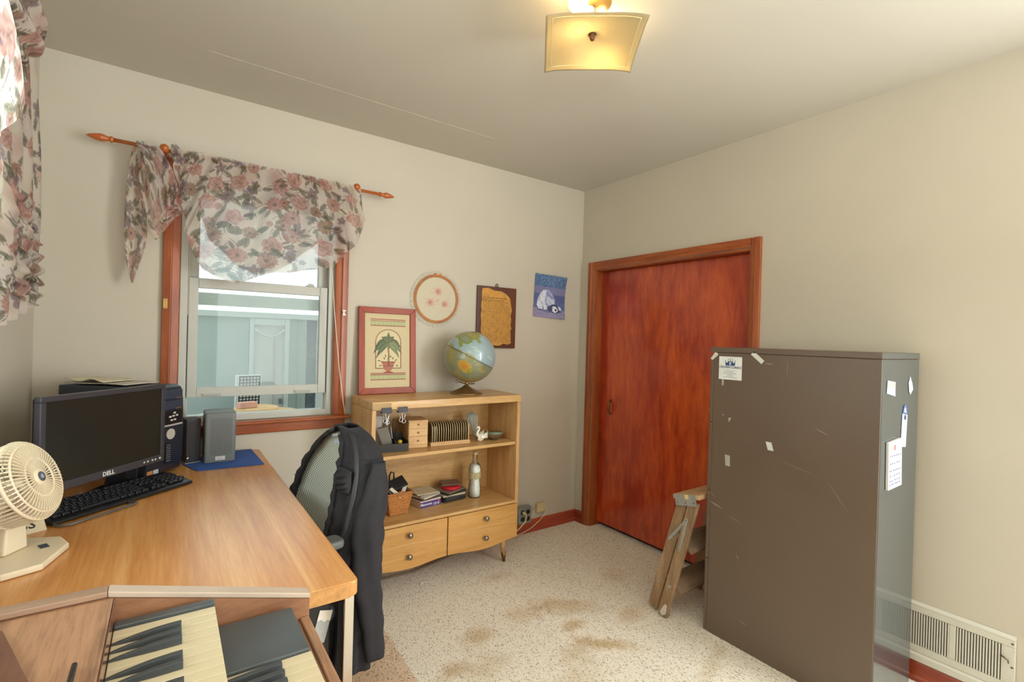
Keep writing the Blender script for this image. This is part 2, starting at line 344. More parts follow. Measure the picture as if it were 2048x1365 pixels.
ST = [(-.86, -.85, .24, .11, (.75, -.6)), (-.93, -1.0, .09, .06, (.9, 0)), (-.90, -1.18, .20, .055, (.95, -.75)), (-1.34, -.84, .13, .09, (.8, .3)), (-1.55, -.97, .11, .06, (.75, .2)),
      (-.62, -1.08, .13, .08, (.6, 0)), (-1.07, -.79, .16, .10, (.55, 0)), (-.98, -.42, .12, .06, (.45, 0)), (-.40, -.76, .13, .09, (.45, .5)), (-1.05, -1.16, .15, .09, (.6, .2)), (-1.44, -1.02, .16, .10, (.5, .2)), (-.63, -1.52, .2, .05, (.5, .3)), (-1.2, -1.3, .25, .1, (.4, .2))]
m_carpet = carpet_mat('speckled_carpet', (250, 240, 222), (222, 207, 187), (172, 156, 138), ST)
m_rug = carpet_mat('brown_carpet', (236, 210, 180), (200, 174, 148), (146, 124, 104), [(-1.9, -.8, .2, .2, (.4, 0))])
m_trim = wood('reddish_trim', (114, 50, 21), (186, 104, 50), (22, 22, 2.2), rough=.42, coat=.12, mid=(156, 78, 33))
m_trimh = wood('reddish_trim_level', (114, 50, 21), (186, 104, 50), (2.2, 22, 22), rough=.42, coat=.12, mid=(156, 78, 33))
m_trimy = wood('reddish_trim_side', (114, 50, 21), (186, 104, 50), (22, 2.2, 22), rough=.42, coat=.12, mid=(156, 78, 33))
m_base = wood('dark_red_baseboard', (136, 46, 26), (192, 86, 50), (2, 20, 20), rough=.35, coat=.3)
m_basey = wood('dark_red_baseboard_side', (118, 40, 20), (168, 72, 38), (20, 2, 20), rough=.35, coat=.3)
m_door = wood('mahogany_door', (116, 24, 6), (206, 88, 30), (3.4, 3.4, .75), rough=.3, coat=.85, mid=(160, 46, 11), bump=.12, coatr=.16, spread=(.32, .66))
m_vinyl = M('vinyl_sash', (188, 189, 180), .4, var=.03); m_glass = pane('window_glass', haze=.10)
m_brass = M('brass', (180, 150, 90), .3, metal=1); m_dkbrass = M('aged_brass', (130, 100, 58), .38, metal=1); m_steel = M('steel', (190, 190, 188), .25, metal=1)
m_white = M('white_plastic', (225, 222, 212), .4); m_black = M('black_plastic', (22, 22, 24), .35); m_paper = M('paper', (228, 222, 208), .7, var=.03)

# ---------------------------------------------------------------- room shell
H = 2.44; WX = -2.9435; FY = -5.05
def shell(name, boxes, mat):
    mb = MB()
    for b in boxes: mb.box(*b)
    return struct(mb.build(name, mat))
shell('floor', [(WX-.15, .16, FY-.1, .13, -.12, 0)], m_carpet)
ce = shell('ceiling', [(WX-.15, .16, FY-.1, .13, H, H+.1)], m_ceil)
mb = MB(); mb.tube([(x, -.385+random.uniform(-.0015, .0015), H) for x in np.linspace(-2.4, -1.05, 40)], [.0007+.0007*random.random() for _ in range(40)], 5)
mb.build('tape_seam', M('seam_paint', (196, 188, 172), .6), ce)
WXL, WXR, WZ0, WZ1 = -2.467, -1.785, .885, 2.03
shell('wall_back', [(WX-.13, WXL, 0, .13, 0, H), (WXR, .0, 0, .13, 0, H), (WXL, WXR, 0, .13, 0, WZ0), (WXL, WXR, 0, .13, WZ1, H)], m_wallA)
DY0, DY1, DZ = -1.292, -.140, 1.85
shell('wall_right', [(0, .13, DY1, .13, 0, H), (0, .13, FY, DY0, 0, H), (0, .13, DY0, DY1, DZ, H), ], m_wallB)
shell('wall_closet_back', [(.11, .13, DY0, DY1, 0, DZ)], M('closet_gap_shade', (42, 30, 24), .8))  # closet back coloured dark as painted shadow for the gap under the door
LY0, LY1, LZ0, LZ1 = -1.92, -.78, .95, 2.05
shell('wall_left', [(WX-.13, WX, LY1, 0, 0, H), (WX-.13, WX, FY, LY0, 0, H), (WX-.13, WX, LY0, LY1, 0, LZ0), (WX-.13, WX, LY0, LY1, LZ1, H)], m_wallA)
shell('wall_front', [(WX-.13, .13, FY-.1, FY, 0, H)], m_wallB)

# baseboards (moulded profile + shoe)
def base_run(name, a, b_, mat, ax):
    prof = [(0, 0), (.019, 0), (.019, .016), (.014, .024), (.013, .07), (.008, .079), (0, .082)]
    mb = MB()
    if ax == 'x': mb.prism([(-p, z) for p, z in prof], a, b_, 'x')
    else: mb.prism([(-p, z) for p, z in prof], a, b_, 'y')
    return struct(mb.build(name, mat))
base_run('baseboard_back', WX, -.0005, m_base, 'x')
o = base_run('baseboard_right', -.082, -.0195, m_basey, 'y'); o2 = base_run('baseboard_right_2', -5.03, -1.352, m_basey, 'y')

# ---- window 1 in the back wall
win = struct(thing('window_1', 'vinyl sash window with reddish wood casing, lower sash raised a little', 'window', (0,0,0))); del win['category']
def casing(name, poly, ax, h0, h1, mat):
    mb = MB(); mb.prism(poly, h0, h1, ax); return mb.build(name, mat, win, bevel=.002)
# side casings with a stepped profile (in plan: x, y)
casing('casing', [(-2.531, -.001), (-2.531, -.02), (-2.500, -.024), (-2.494, -.018), (-2.472, -.016), (-2.467, -.012), (-2.467, -.001)], 'z', .902, 2.095, m_trim)
casing('casing', [(-1.719, -.001), (-1.719, -.02), (-1.750, -.024), (-1.756, -.018), (-1.779, -.016), (-1.785, -.012), (-1.785, -.001)], 'z', .902, 2.095, m_trim)
casing('head_casing', [(-.001, 2.03), (-.016, 2.03), (-.018, 2.055), (-.024, 2.065), (-.022, 2.095), (-.001, 2.095)], 'x', -2.467, -1.785, m_trimh)
casing('stool', rnd([(-.001, .884), (-.052, .884), (-.056, .893), (-.050, .902), (-.001, .902)], .006), 'x', -2.556, -1.700, m_trimh)
casing('sill_board', [(-.001, .886), (-.001, .902), (.125, .902), (.125, .886)], 'x', -2.466, -1.786, M('worn_sill', (176, 152, 120), .5))
casing('apron', [(-.001, .834), (-.012, .834), (-.016, .842), (-.016, .883), (-.001, .883)], 'x', -2.531, -1.719, m_trimh)
def vbar(name, x0, x1, y0, y1, z0, z1, mat=None, par=None, bev=.0025):
    mb = MB(); mb.box(x0, x1, y0, y1, z0, z1); return mb.build(name, mat or m_vinyl, par or win, bevel=bev)
for x0, x1 in ((-2.466, -2.436), (-1.812, -1.786)):
    vbar('jamb_liner', x0, x1, .012, .118, .903, 2.028)
vbar('head_jamb', -2.436, -1.812, .012, .118, 2.003, 2.028); vbar('sill_track', -2.436, -1.812, .012, .118, .903, .926); vbar('sill_lip', -2.436, -1.812, .006, .0115, .903, .934)
vbar('track_fin', -2.4355, -2.428, .052, .056, .927, 2.0); vbar('track_fin', -1.820, -1.8125, .052, .056, .927, 2.0)
def sash(x0, x1, z0, z1, y0, y1, st, rb, rt, name):
    t = vbar(name, x0, x0+st, y0, y1, z0, z1)
    for n, a in (('stile', (x1-st, x1, z0, z1)), ('rail', (x0+st, x1-st, z0, z0+rb)), ('rail', (x0+st, x1-st, z1-rt, z1))):
        vbar(n, a[0], a[1], y0, y1, a[2], a[3], par=t)
    mb = MB(); mb.box(x0+st, x1-st, (y0+y1)/2-.002, (y0+y1)/2+.002, z0+rb, z1-rt); mb.build('pane', m_glass, t)
    return t
lo = sash(-2.432, -1.816, 1.018, 1.576, .020, .050, .038, .046, .046, 'lower_sash')
up = sash(-2.432, -1.816, 1.535, 2.0, .060, .088, .040, .042, .04, 'upper_sash')
for x in (-2.33, -1.93):
    mb = MB(); mb.box(x-.038, x+.038, .004, .0198, 1.030, 1.035); mb.box(x-.038, x+.038, .016, .0198, 1.022, 1.030); mb.build('finger_pull', m_vinyl, lo, bevel=.001)
mb = MB(); mb.box(-1.92, -1.88, .022, .046, 1.5765, 1.584); mb.box(-1.91, -1.885, .026, .040, 1.584, 1.592); mb.build('sash_lock', m_vinyl, lo, bevel=.002)
vbar('storm_rail', -2.432, -1.816, .098, .112, 1.455, 1.515, M('storm_metal', (168, 178, 172), .45)); 
for z, a in ((1.49, 0), (1.49, 1)): vbar('storm_clip', -2.36+a*.36, -2.33+a*.36, .0935, .0975, z, z+.008)
vbar('stop_strip', -2.4355, -2.4325, .012, .019, 1.40, 1.78, M('yellowed_strip', (205, 196, 172), .5))
# brass keeper on the left casing, cord cleat on the right one
mb = MB(); mb.prism(rnd([(-2.527, 1.425), (-2.511, 1.425), (-2.511, 1.468), (-2.527, 1.468)], .004), -.0265, -.0235, 'y'); k = mb.build('latch_plate', m_brass, win)
for z in (1.432, 1.461): 
    mb = MB(); mb.lathe([(.0025, 0), (.002, .0015), (0, .0018)], 8, Matrix.Translation((-2.519, -.0265, z)) @ Matrix.Rotation(R_(90), 4, 'X')); mb.build('screw', m_steel, k, smooth=True)
mb = MB(); mb.box(-1.748, -1.738, -.034, -.0245, 1.436, 1.458); mb.box(-1.752, -1.734, -.038, -.0345, 1.432, 1.440); mb.box(-1.752, -1.734, -.038, -.0345, 1.454, 1.462); mb.build('cord_cleat', m_white, win, bevel=.001)

# ---- left wall window (only its light and the curtain over it reach the picture)
win2 = struct(thing('window_2', 'window in the left wall behind the floral curtain', 'window', (0,0,0))); del win2['category']
for a in ((LY0-.06, LY0, LZ0-.06, LZ1+.06), (LY1, LY1+.06, LZ0-.06, LZ1+.06)):
    mb = MB(); mb.box(WX, WX+.02, a[0], a[1], a[2], a[3]); mb.build('casing', m_trim, win2, bevel=.003)
for z0, z1 in ((LZ0-.06, LZ0), (LZ1, LZ1+.06)):
    mb = MB(); mb.box(WX, WX+.02, LY0, LY1, z0, z1); mb.build('casing', m_trimy, win2, bevel=.003)
for y0, y1 in ((LY0, LY0+.05), (LY1-.05, LY1)):
    mb = MB(); mb.box(WX-.09, WX-.05, y0, y1, LZ0, LZ1); mb.build('stile', m_vinyl, win2, bevel=.002)
for z0, z1 in ((LZ0, LZ0+.05), (1.48, 1.53), (LZ1-.05, LZ1)):
    mb = MB(); mb.box(WX-.09, WX-.05, LY0+.05, LY1-.05, z0, z1); mb.build('rail', m_vinyl, win2, bevel=.002)
mb = MB(); mb.box(WX-.072, WX-.068, LY0+.05, LY1-.05, LZ0+.05, LZ1-.05); mb.build('pane', pane('clear_glass'), win2)

# ---- closet door in the right wall
dr = struct(thing('door_1', 'glossy reddish brown flush closet door in a wood casing', 'door', (0,0,0))); del dr['category']
def dcas(name, poly, ax, h0, h1, mat): mb = MB(); mb.prism(poly, h0, h1, ax); return mb.build(name, mat, dr, bevel=.002)
pr = lambda a, b: [(-.001, a), (-.018, a), (-.021, a+(b-a)*.55), (-.015, a+(b-a)*.66), (-.013, b), (-.001, b)]
dcas('casing', pr(-.083, -.1385), 'z', 0.001, 1.9, m_trim); dcas('casing', pr(-1.347, -1.2935), 'z', 0.001, 1.9, m_trim)
dcas('head_casing', [(-.001, 1.9), (-.018, 1.9), (-.021, 1.872), (-.015, 1.866), (-.013, 1.8515), (-.001, 1.8515)], 'y', -1.2933, -.1387, m_trimy)
for y0, y1 in ((-.152, -.1405), (-1.2915, -1.280)):
    mb = MB(); mb.box(-.001, .108, y0, y1, .001, 1.836); mb.build('jamb', m_trim, dr, bevel=.001)
mb = MB(); mb.box(-.001, .108, -1.2915, -.1405, 1.8365, 1.8495); mb.build('head_jamb', m_trimy, dr)
mb = MB(); mb.box(.068, .104, -1.279, -.153, .030, 1.8345); sl = mb.build('door_slab', m_door, dr, bevel=.002)
mb = MB(); mb.tube([(.067, -.262, .822), (.052, -.262, .832), (.044, -.262, .85), (.043, -.262, .87), (.045, -.262, .89), (.052, -.262, .906), (.067, -.262, .916)], [.005, .005, .0065, .008, .0065, .005, .005], 8)
mb.lathe([(.009, 0), (.008, .002), (.004, .003)], 12, frame((.0678, -.262, .822), (0,1,0), (0,0,1), (-1,0,0))); mb.lathe([(.009, 0), (.008, .002), (.004, .003)], 12, frame((.0678, -.262, .916), (0,1,0), (0,0,1), (-1,0,0)))
mb.build('handle', m_dkbrass, dr, smooth=True)
mb = MB(); mb.prism(rnd([(-.575, .16), (-.60, .11), (-.585, .085), (-.555, .10), (-.548, .135), (-.56, .16)], .01), .0670, .0678, 'x'); mb.build('scuff_patch', M('scuffed_wood', (158, 74, 44), .6, var=.15, vscale=40), dr)

# ---- floor register in the right wall
ve = thing('wall_vent', 'white metal wall register with two grilles above the baseboard', 'vent', (-.0005, -2.11, .209))
m_ve = M('vent_enamel', (206, 202, 188), .4, var=.03)
V0, V1 = -2.311, -1.855
mb = MB()
for b in ((V0, V1, .116, .145), (V0, V1, .277, .302), (V0, -2.279, .145, .277), (-2.149, -2.130, .145, .277), (-2.000, V1, .145, .277)): mb.box(-.013, -.004, b[0], b[1], b[2], b[3])
mb.build('face_plate', m_ve, ve, bevel=.002)
mb = MB(); mb.prism([(-.004, .302), (-.0135, .302), (-.0135, .307), (-.001, .316), (-.001, .302)], V0, V1, 'y'); mb.build('top_flange', m_ve, ve)
mb = MB(); mb.prism([(-.001, .083), (-.018, .083), (-.018, .107), (-.0135, .1155), (-.001, .1155)], V0, V1, 'y'); mb.build('bottom_flange', m_ve, ve)
mb = MB(); mb.box(-.0022, -.0012, -2.279, -2.000, .145, .277); mb.build('duct_back', M('duct_dark', (104, 100, 90), .7), ve)
sm = None
for i in range(32):
    y = (-2.276+i*.0082) if i < 16 else (-2.1265+(i-16)*.0082)
    if sm is None: mb = MB(); mb.box(-.0125, -.004, -.0024, .0024, .146, .276); mb.v = [(a, b+(-.0015 if a < -.01 else .0012), c) for a, b, c in mb.v]; mb.local = True; mb.v = [(a, b, c-.209) for a, b, c in mb.v]; sm = mb.build('slat', m_ve, ve); sm.location = (0, y+2.11, 0)
    else: copy_part(sm, ve, (0, y+2.11, 0))
mb = MB(); mb.tube([(-.014, -2.273, .237), (-.021, -2.282, .236), (-.024, -2.294, .232), (-.024, -2.295, .222)], .0026, 6); mb.build('lever', M('lever_metal', (120, 105, 90), .4, metal=.8), ve, smooth=True)
for z in (.206, .29):
    mb = MB(); mb.lathe([(.004, 0), (.003, .002), (0, .0026)], 10, frame((-.013, -2.303, z), (0,1,0), (0,0,1), (-1,0,0))); mb.build('screw', M('lever_metal', (120, 105, 90)), ve, smooth=True)

# ---------------------------------------------------------------- enclosed porch seen through the window
m_pw = M('porch_white', (186, 194, 192), .6, var=.03); m_pg = M('porch_pale_green', (150, 164, 160), .6, var=.03); m_pd = M('porch_screen', (88, 98, 104), .6, var=.35, vscale=30)
po = struct(MB().box(-3.6, .2, .14, 3.0, -.12, .0).build('porch_floor', M('porch_boards', (150, 150, 145), .7)))
pw = struct(MB().box(-3.2, -2.065, 1.0, 1.04, 0, 1.425).build('porch_wall_1', m_pg))
pf = thing('porch_door', 'pale porch door with raised panels beyond the window', 'door', (-1.9, 1.0, 0.001))
mb = MB()
for b in ((-2.06, -2.035), (-1.845, -1.815)): mb.box(b[0], b[1], .985, 1.05, .002, 1.425)
mb.box(-2.035, -1.845, .985, 1.05, 1.38, 1.425); mb.build('door_frame', m_pw, pf, bevel=.004)
MB().box(-2.034, -1.846, 1.0, 1.03, .01, 1.379).build('door_leaf', M('porch_door_paint', (186, 188, 184), .5), pf)
MB().tube([(-2.03+.18*t, .985-.01, 1.35-.05*math.sin(PI*t)) for t in np.linspace(0, 1, 12)], .006, 6).build('lintel_moulding', m_pw, pf, smooth=True)
MB().box(-1.91, -1.906, .995, .999, .3, 1.33).build('groove', M('groove_grey', (160, 165, 165)), pf)
MB().box(-1.872, -1.857, .975, .999, .84, .875).build('latch', M('latch_grey', (110, 115, 118), .4, metal=.6), pf, bevel=.002)
pp = struct(MB().box(-1.814, -1.70, 1.0, 1.05, 0, 1.425).box(-1.755, -1.748, .99, 1.0, 0, 1.425).build('porch_wall_2', m_pg))
sc = struct(MB().box(-1.699, -1.63, 1.02, 1.03, 0, 1.425).build('porch_screen', m_pd)); struct(MB().box(-1.629, -1.3, 1.0, 1.05, 0, 1.425).build('porch_wall_3', m_pw))
struct(MB().box(-3.2, -1.3, .98, 1.06, 1.426, 1.462).build('porch_beam', m_pw))
# low porch table with round boards, a brick and a keyboard standing on it
tb = thing('porch_table', 'low pale round table on the porch under wooden lids', 'table', (-2.12, .62, .001))
MB().lathe([(.30, .79), (.30, .82), (.28, .83), (0, .83)], 40, Matrix.Translation((-2.12, .62, 0))).build('table_top', m_pw, tb, smooth=False)
MB().lathe([(.15, .002), (.14, .03), (.04, .06), (.035, .69), (.06, .789)], 20, Matrix.Translation((-2.12, .62, 0))).build('pedestal', m_pw, tb, smooth=True)
m_lid = wood('pale_wood_lid', (200, 160, 108), (232, 202, 150), (3, 30, 30), rough=.6)
for (x, y, z, r, lb) in ((-2.00, .58, .832, .17, 'large round wooden lid lying lowest on the porch table'), (-2.06, .62, .856, .12, 'small round wooden lid lying on top of the larger lid')):
    a = MB().lathe([(r*.97, 0), (r, .006), (r, .018), (r*.96, .023), (0, .023)], 40, Matrix.Translation((x, y, z))).build('wooden_lid', m_lid); tag(a, lb, 'lid', 'round wooden lids on the porch table')
br = MB().cbox((0,0,0), (.10, .05, .035), frame((-2.115, .585, .8975), (.94,.34,0), (-.34,.94,0), (0,0,1))).build('pink_brick', M('pink_brick', (214, 166, 148), .8, var=.12), bevel=.003); tag(br, 'small pinkish block lying on the wooden lids outside the window', 'block')
kb = thing('spare_keyboard', 'old keyboard with pale keys standing on end on the porch', 'keyboard', (-2.08, .83, .83))
fm = frame((-2.085, .80, .945), (.95,.2,0), (0,-.12,.99), (.2,-.95,-.1))
MB().cbox((0,0,0), (.15, .23, .018), fm).build('case', M('kb_pale', (205, 212, 214), .5), kb, bevel=.003)
MB().cbox((0.005,0.01,.0095), (.125, .20, .002), fm).build('key_bed', M('kb_dark', (46, 50, 54), .5), kb)
mb = MB()
for i in range(6):
    for j in range(10): mb.cbox((-.045+i*.019, -.075+j*.019, .0145), (.011, .011, .007), fm)
mb.build('keys', M('kb_key', (190, 196, 200), .5), kb, kind='stuff')

# ---------------------------------------------------------------- desk
m_desk = wood('desk_veneer', (180, 112, 54), (226, 172, 108), (15, .7, 15), rough=.33, bump=.03, mid=(206, 142, 76), coat=.5, spread=(.3, .66), coatr=.22)
m_edge = M('worn_chipboard', (190, 140, 82), .75, var=.22, vscale=45, bump=.5, bscale=160)
m_chrome = M('chrome', (205, 200, 195), .14, metal=1, var=.03)
DX0, DX1, DYN, DYF, DZT = -2.905, -2.131, -1.553, -.028, .762
desk = thing('desk', 'wood veneer office desk with chrome legs under the window', 'desk', (-2.5, -.8, 0))
mb = MB(); mb.prism(rnd([(DX0, DYF), (DX1, DYF), (DX1, DYN), (DX0, DYN)], .018), .7265, DZT); mb.build('desk_top', m_desk, desk, bevel=.004)
mb = MB(); mb.box(DX0+.02, DX1-.02, DYN-.0022, DYN-.0004, .727, .7605)
mb.v = [(x, y, z-(.0015*random.random() if z > .75 else 0)) for x, y, z in mb.v]; mb.build('edge_strip', m_edge, desk, label='worn bare edge of the desk end')
for x in (-2.159, -2.87):
    for y in (-1.535, -.09):
        MB().box(x, x+.024, y, y+.05, .004, .7255).build('leg', m_chrome, desk, bevel=.003)
MB().box(-2.80, -2.18, -1.50, -1.06, .10, .724).build('pedestal', M('black_pedestal', (28, 29, 31), .45), desk, bevel=.004)
MB().box(-2.80, -2.21, -.12, -.10, .25, .724).build('modesty_panel', M('black_pedestal', (28, 29, 31)), desk)
fm = onB((-2.199, -1.5012, .648)) @ Matrix.Rotation(R_(-14), 4, 'Z')
ll = MB().cbox((0,0,0), (.030, .074, .001), fm).build('torn_label', M('label_grey', (168, 172, 168), .7, var=.1, vscale=90), desk, label='torn grey white label')
mb = MB(); mb.prism([(-.015,.012), (-.006,.016), (.002,.010), (.008,.015), (.015,.013), (.015,.037), (-.015,.037)], .0006, .0009, m=fm); mb.build('label_paper', M('paper', (228,222,208)), ll)

# ---------------------------------------------------------------- things on the desk
TOP = DZT+.0008
mat_o = MB().prism([(-2.157,-.354), (-2.167,-.032), (-2.33,-.036), (-2.445,-.20), (-2.40,-.345)], TOP, TOP+.003).build('blue_mat', M('blue_mat', (52, 92, 166), .8, var=.12, vscale=60, bump=.6, bscale=500))
tag(mat_o, 'flat blue ribbed mat under the perforated drive box at the desk corner', 'mat')
def rounded_box(w_, d, h, r): return rnd([(-w_/2,-d/2), (w_/2,-d/2), (w_/2,d/2), (-w_/2,d/2)], r)
# perforated drive enclosure
dv = thing('drive_enclosure', 'grey perforated upright drive box standing on the blue mat', 'drive box', (-2.313, -.178, TOP+.0035), R_(0))
m_dv = M('drive_grey', (116, 122, 122), .4); m_dvd = M('vent_dark', (44, 48, 50), .6)
mb = MB(True); mb.prism(rounded_box(.117, .130, 0, .012), 0, .212); mb.build('body', m_dv, dv, bevel=.003)
mb = MB(True); mb.prism(rounded_box(.107, .120, 0, .010), .2122, .2145); mb.build('top_cap', M('drive_top', (104, 110, 110), .35), dv)
mb = MB(True)
for i in range(13):
    for j in range(24): mb.cbox((-.034+i*.0062, -.0653, .035+j*.0066), (.0026, .0006, .0026))
mb.build('perforation', m_dvd, dv, kind='stuff')
mb = MB(True)
for j in range(24): mb.box(-.0591, -.0583, -.052, .05, .022+j*.0072, .0255+j*.0072)
mb.build('side_louvres', m_dvd, dv, kind='stuff')
mb = MB(True); mb.box(-.017, .019, -.0662, -.0652, .010, .026); lb = mb.build('label', M('label_white', (220, 222, 220), .6), dv)
mb = MB(True)
for z, l in ((.021, .024), (.0175, .02), (.014, .026)): mb.box(-.013, -.013+l, -.0666, -.0663, z, z+.0012)
mb.build('print_lines', M('print_grey', (150, 156, 160)), lb)
# dark speaker between tower and drive box
sp = thing('desk_speaker', 'small dark upright speaker between the computer tower and the grey drive box', 'speaker', (-2.418, -.16, TOP), R_(14))
mb = MB(True); mb.prism(rounded_box(.058, .075, 0, .008), .006, .19); mb.build('cabinet', M('speaker_dark', (52, 51, 54), .5), sp, bevel=.004)
mb = MB(True); mb.box(-.025, .025, -.0395, -.0378, .03, .18); mb.build('grille', M('speaker_cloth', (66, 64, 66), .9, bump=.5, bscale=900), sp)
mb = MB(True); mb.box(-.030, .030, -.042, .04, 0, .0058); mb.build('foot', M('speaker_foot', (150, 152, 150), .4), sp, bevel=.001)
mb = MB(True); mb.lathe([(.006, 0), (.006, .004), (.004, .005)], 14, frame((-.020, -.0395, .024), (1,0,0), (0,0,1), (0,-1,0))); mb.build('knob', m_steel, sp, smooth=True)

# computer tower
A = math.atan2(.758, .652)   # width direction (.652,.758)
pc = thing('computer_tower', 'dark computer tower standing behind the flat monitor', 'computer', (-2.648, -.225, TOP), A)
# local frame: x along front width, y backwards; front face at y = -d/2
PW, PD, PH = .175, .365, .352; m_pc = M('pc_side', (56, 62, 70), .45); m_pcf = M('pc_front', (36, 42, 54), .28)
mb = MB(True); mb.box(-PW/2, PW/2, -PD/2+.03, PD/2, .004, PH-.004); mb.build('case', m_pc, pc, bevel=.004)
mb = MB(True); mb.prism([(-PD/2+.0295, .004), (-PD/2+.004, .012), (-PD/2-.006, .06), (-PD/2-.009, .18), (-PD/2-.006, .29), (-PD/2+.003, .338), (-PD/2+.0295, PH)], -PW/2, PW/2, 'x'); fb = mb.build('front_bezel', m_pcf, pc, bevel=.006, seg=3)
yf = -PD/2-.008
for z0, z1 in ((.296, .330), (.255, .290)):
    mb = MB(True); mb.box(-.075, .075, yf-.003, yf+.006, z0, z1); k = mb.build('drive_door', M('pc_door', (50, 60, 76), .22), pc, bevel=.002)
    mb = MB(True); mb.box(.038, .068, yf-.0045, yf-.0031, z0-.0005, z0+.005); mb.build('eject_button', m_steel, k)
mb = MB(True); mb.box(-.04, .072, yf-.002, yf+.004, .197, .250); po_ = mb.build('port_bay', M('port_black', (16, 17, 20), .4), pc)
for x, z in ((.02, .212), (.036, .213), (.012, .226), (.028, .228), (.046, .229), (.034, .240)):
    mb = MB(True); mb.box(x-.005, x+.005, yf-.005, yf-.0022, z-.003, z+.003); mb.build('port', M('port_bright', (210, 205, 196), .35), po_)
mb = MB(True); mb.box(-.04, .072, yf-.008, yf+.004, .190, .1965); mb.build('port_ledge', M('ledge_silver', (176, 174, 170), .35), pc, bevel=.001)
mb = MB(True); mb.lathe([(.021, 0), (.021, .003), (.018, .004)], 24, frame((.018, yf-.001, .158), (1,0,0), (0,0,1), (0,-1,0))); mb.build('power_button', M('badge_silver', (188, 184, 172), .35), pc, smooth=False)
mb = MB(True); mb.box(-.004, .020, yf-.0016, yf+.004, .048, .124); gv = mb.build('air_slot', M('port_black', (16,17,20)), pc)
for i in range(9):
    mb = MB(True); mb.box(-.003, .018, yf-.004, yf-.0018, .053+i*.0078, .0555+i*.0078); mb.build('fin', M('fin_grey', (120, 124, 130), .4), gv)
for x, c, n in ((-.066, (214, 150, 84), 'orange'), (-.038, (190, 204, 214), 'pale')):
    mb = MB(True); mb.box(x-.012, x+.012, yf+.008, yf+.0105, .010, .034); mb.build('sticker', M('sticker_'+n, c, .4), pc, label=n+' square sticker')
def paper_pile(name, label, cat, root_m, wv, dv_, n, mats, zt):
    pass
# papers lying on the tower
pm = rmat(pc)
def lying(name, x0, x1, y0, y1, z, mat, curl, lab, cat='magazine', grp=None):
    P = np.zeros((10, 8, 3))
    for i in range(10):
        for j in range(8):
            a, b = i/9, j/7; P[i, j] = pm @ Vector((x0+(x1-x0)*b, y0+(y1-y0)*a, z+curl*math.sin(a*PI*1.6)**2*(1-b*.6)))
    mb = MB(); mb.grid(P); return tag(mb.build(name, mat, smooth=True, solid=.002, recalc=False), lab, cat, grp)
lying('magazine', -.080, .075, -.09, .17, PH+.0035, M('paper_grey', (196, 190, 176), .6, var=.1, vscale=25), .002, 'grey white magazine lying flat on top of the computer tower', 'magazine')
lying('leaflet', -.083, .06, .0, .165, PH+.0105, M('paper_cream', (206, 198, 170), .6, var=.12, vscale=30), .012, 'curled cream leaflet lying on the magazine over the computer tower', 'leaflet')

# monitor
dM = Vector((.661, .750, 0)); nM = Vector((.75, -.661, 0)); TLm = Vector((-2.80, -.767, 1.128)); MW, MH = .440, .287
mon = thing('monitor', 'black flat computer monitor with dark blank screen and silver buttons', 'monitor', (-2.69, -.57, TOP))
def mm(a, b, c): return TLm+dM*a+Vector((0,0,-b))+nM*c
mfr = frame(mm(0, MH, 0), dM, (0,0,1), nM)   # x along, y up, z out of the screen
m_bez = M('monitor_bezel', (58, 57, 62), .35); m_scr = M('monitor_screen', (34, 35, 30), .28, var=.05, coat=.0)
B0 = .0165
mb = MB()
for b in ((0, MW, 0, .026), (0, MW, MH-B0, MH), (0, B0, .026, MH-B0), (MW-B0, MW, .026, MH-B0)): mb.box(b[0], b[1], b[2], b[3], -.022, 0, mfr)
mb.build('bezel', m_bez, mon, bevel=.002)
mb = MB(); mb.box(B0, MW-B0, .026, MH-B0, -.008, -.0045, mfr); mb.build('screen', m_scr, mon)
mb = MB(); mb.box(.006, MW-.006, .006, MH-.006, -.036, -.0225, mfr); mb.box(.07, MW-.09, .05, MH-.05, -.046, -.0365, mfr); mb.build('back_shell', m_black, mon, bevel=.004)
text('DELL', .019, M('logo_silver', (205, 205, 202), .35), mon, mfr @ Matrix.Translation((MW/2-.005, .0125, .0006)), 'logo_lettering', bold=.0006)
for i, x in enumerate((MW-.088, MW-.073, MW-.053, MW-.040, MW-.020)):
    mb = MB(); mb.lathe([(.0042 if i < 4 else .0055, 0), (.004 if i < 4 else .005, .002), (0, .0026)], 14, mfr @ Matrix.Translation((x, .013, .0002))); mb.build('button', M('button_silver', (205, 200, 190), .3, metal=.6), mon, smooth=True)
bc = mm(.335, MH, -.098)
mb = MB(); mb.beam((bc.x, bc.y, TOP+.012), tuple(mm(.335, MH*.62, -.060)), dM*.035, nM*.008); mb.build('stand', m_black, mon, bevel=.003)
mb = MB(); mb.lathe([(.075, 0), (.075, .006), (.06, .011), (0, .012)], 36, Matrix.Translation((bc.x, bc.y, TOP))); mb.v = [tuple(Vector((bc.x, bc.y, z))+dM*(Vector((x-bc.x, y-bc.y, 0)).dot(dM))*1.1+nM*(Vector((x-bc.x, y-bc.y, 0)).dot(nM))*.62) for x, y, z in mb.v]; mb.build('stand_foot', m_black, mon, smooth=True)
# card and scraps lying under the monitor edge
cd = MB().prism([(-2.775,-.515), (-2.715,-.565), (-2.675,-.515), (-2.735,-.465)], TOP, TOP+.0012).build('white_card', m_paper); tag(cd, 'blank white card lying on the desk under the monitor edge', 'card')
cc = MB().tube([(-2.60,-.52,TOP+.0035), (-2.625,-.50,TOP+.0035), (-2.64,-.47,TOP+.0035), (-2.60,-.44,TOP+.0035), (-2.56,-.45,TOP+.0035)], .0032, 6).build('orange_cord', M('orange_cord', (176, 92, 44), .5), smooth=True); tag(cc, 'short orange cord lying behind the keyboard under the monitor', 'cord')

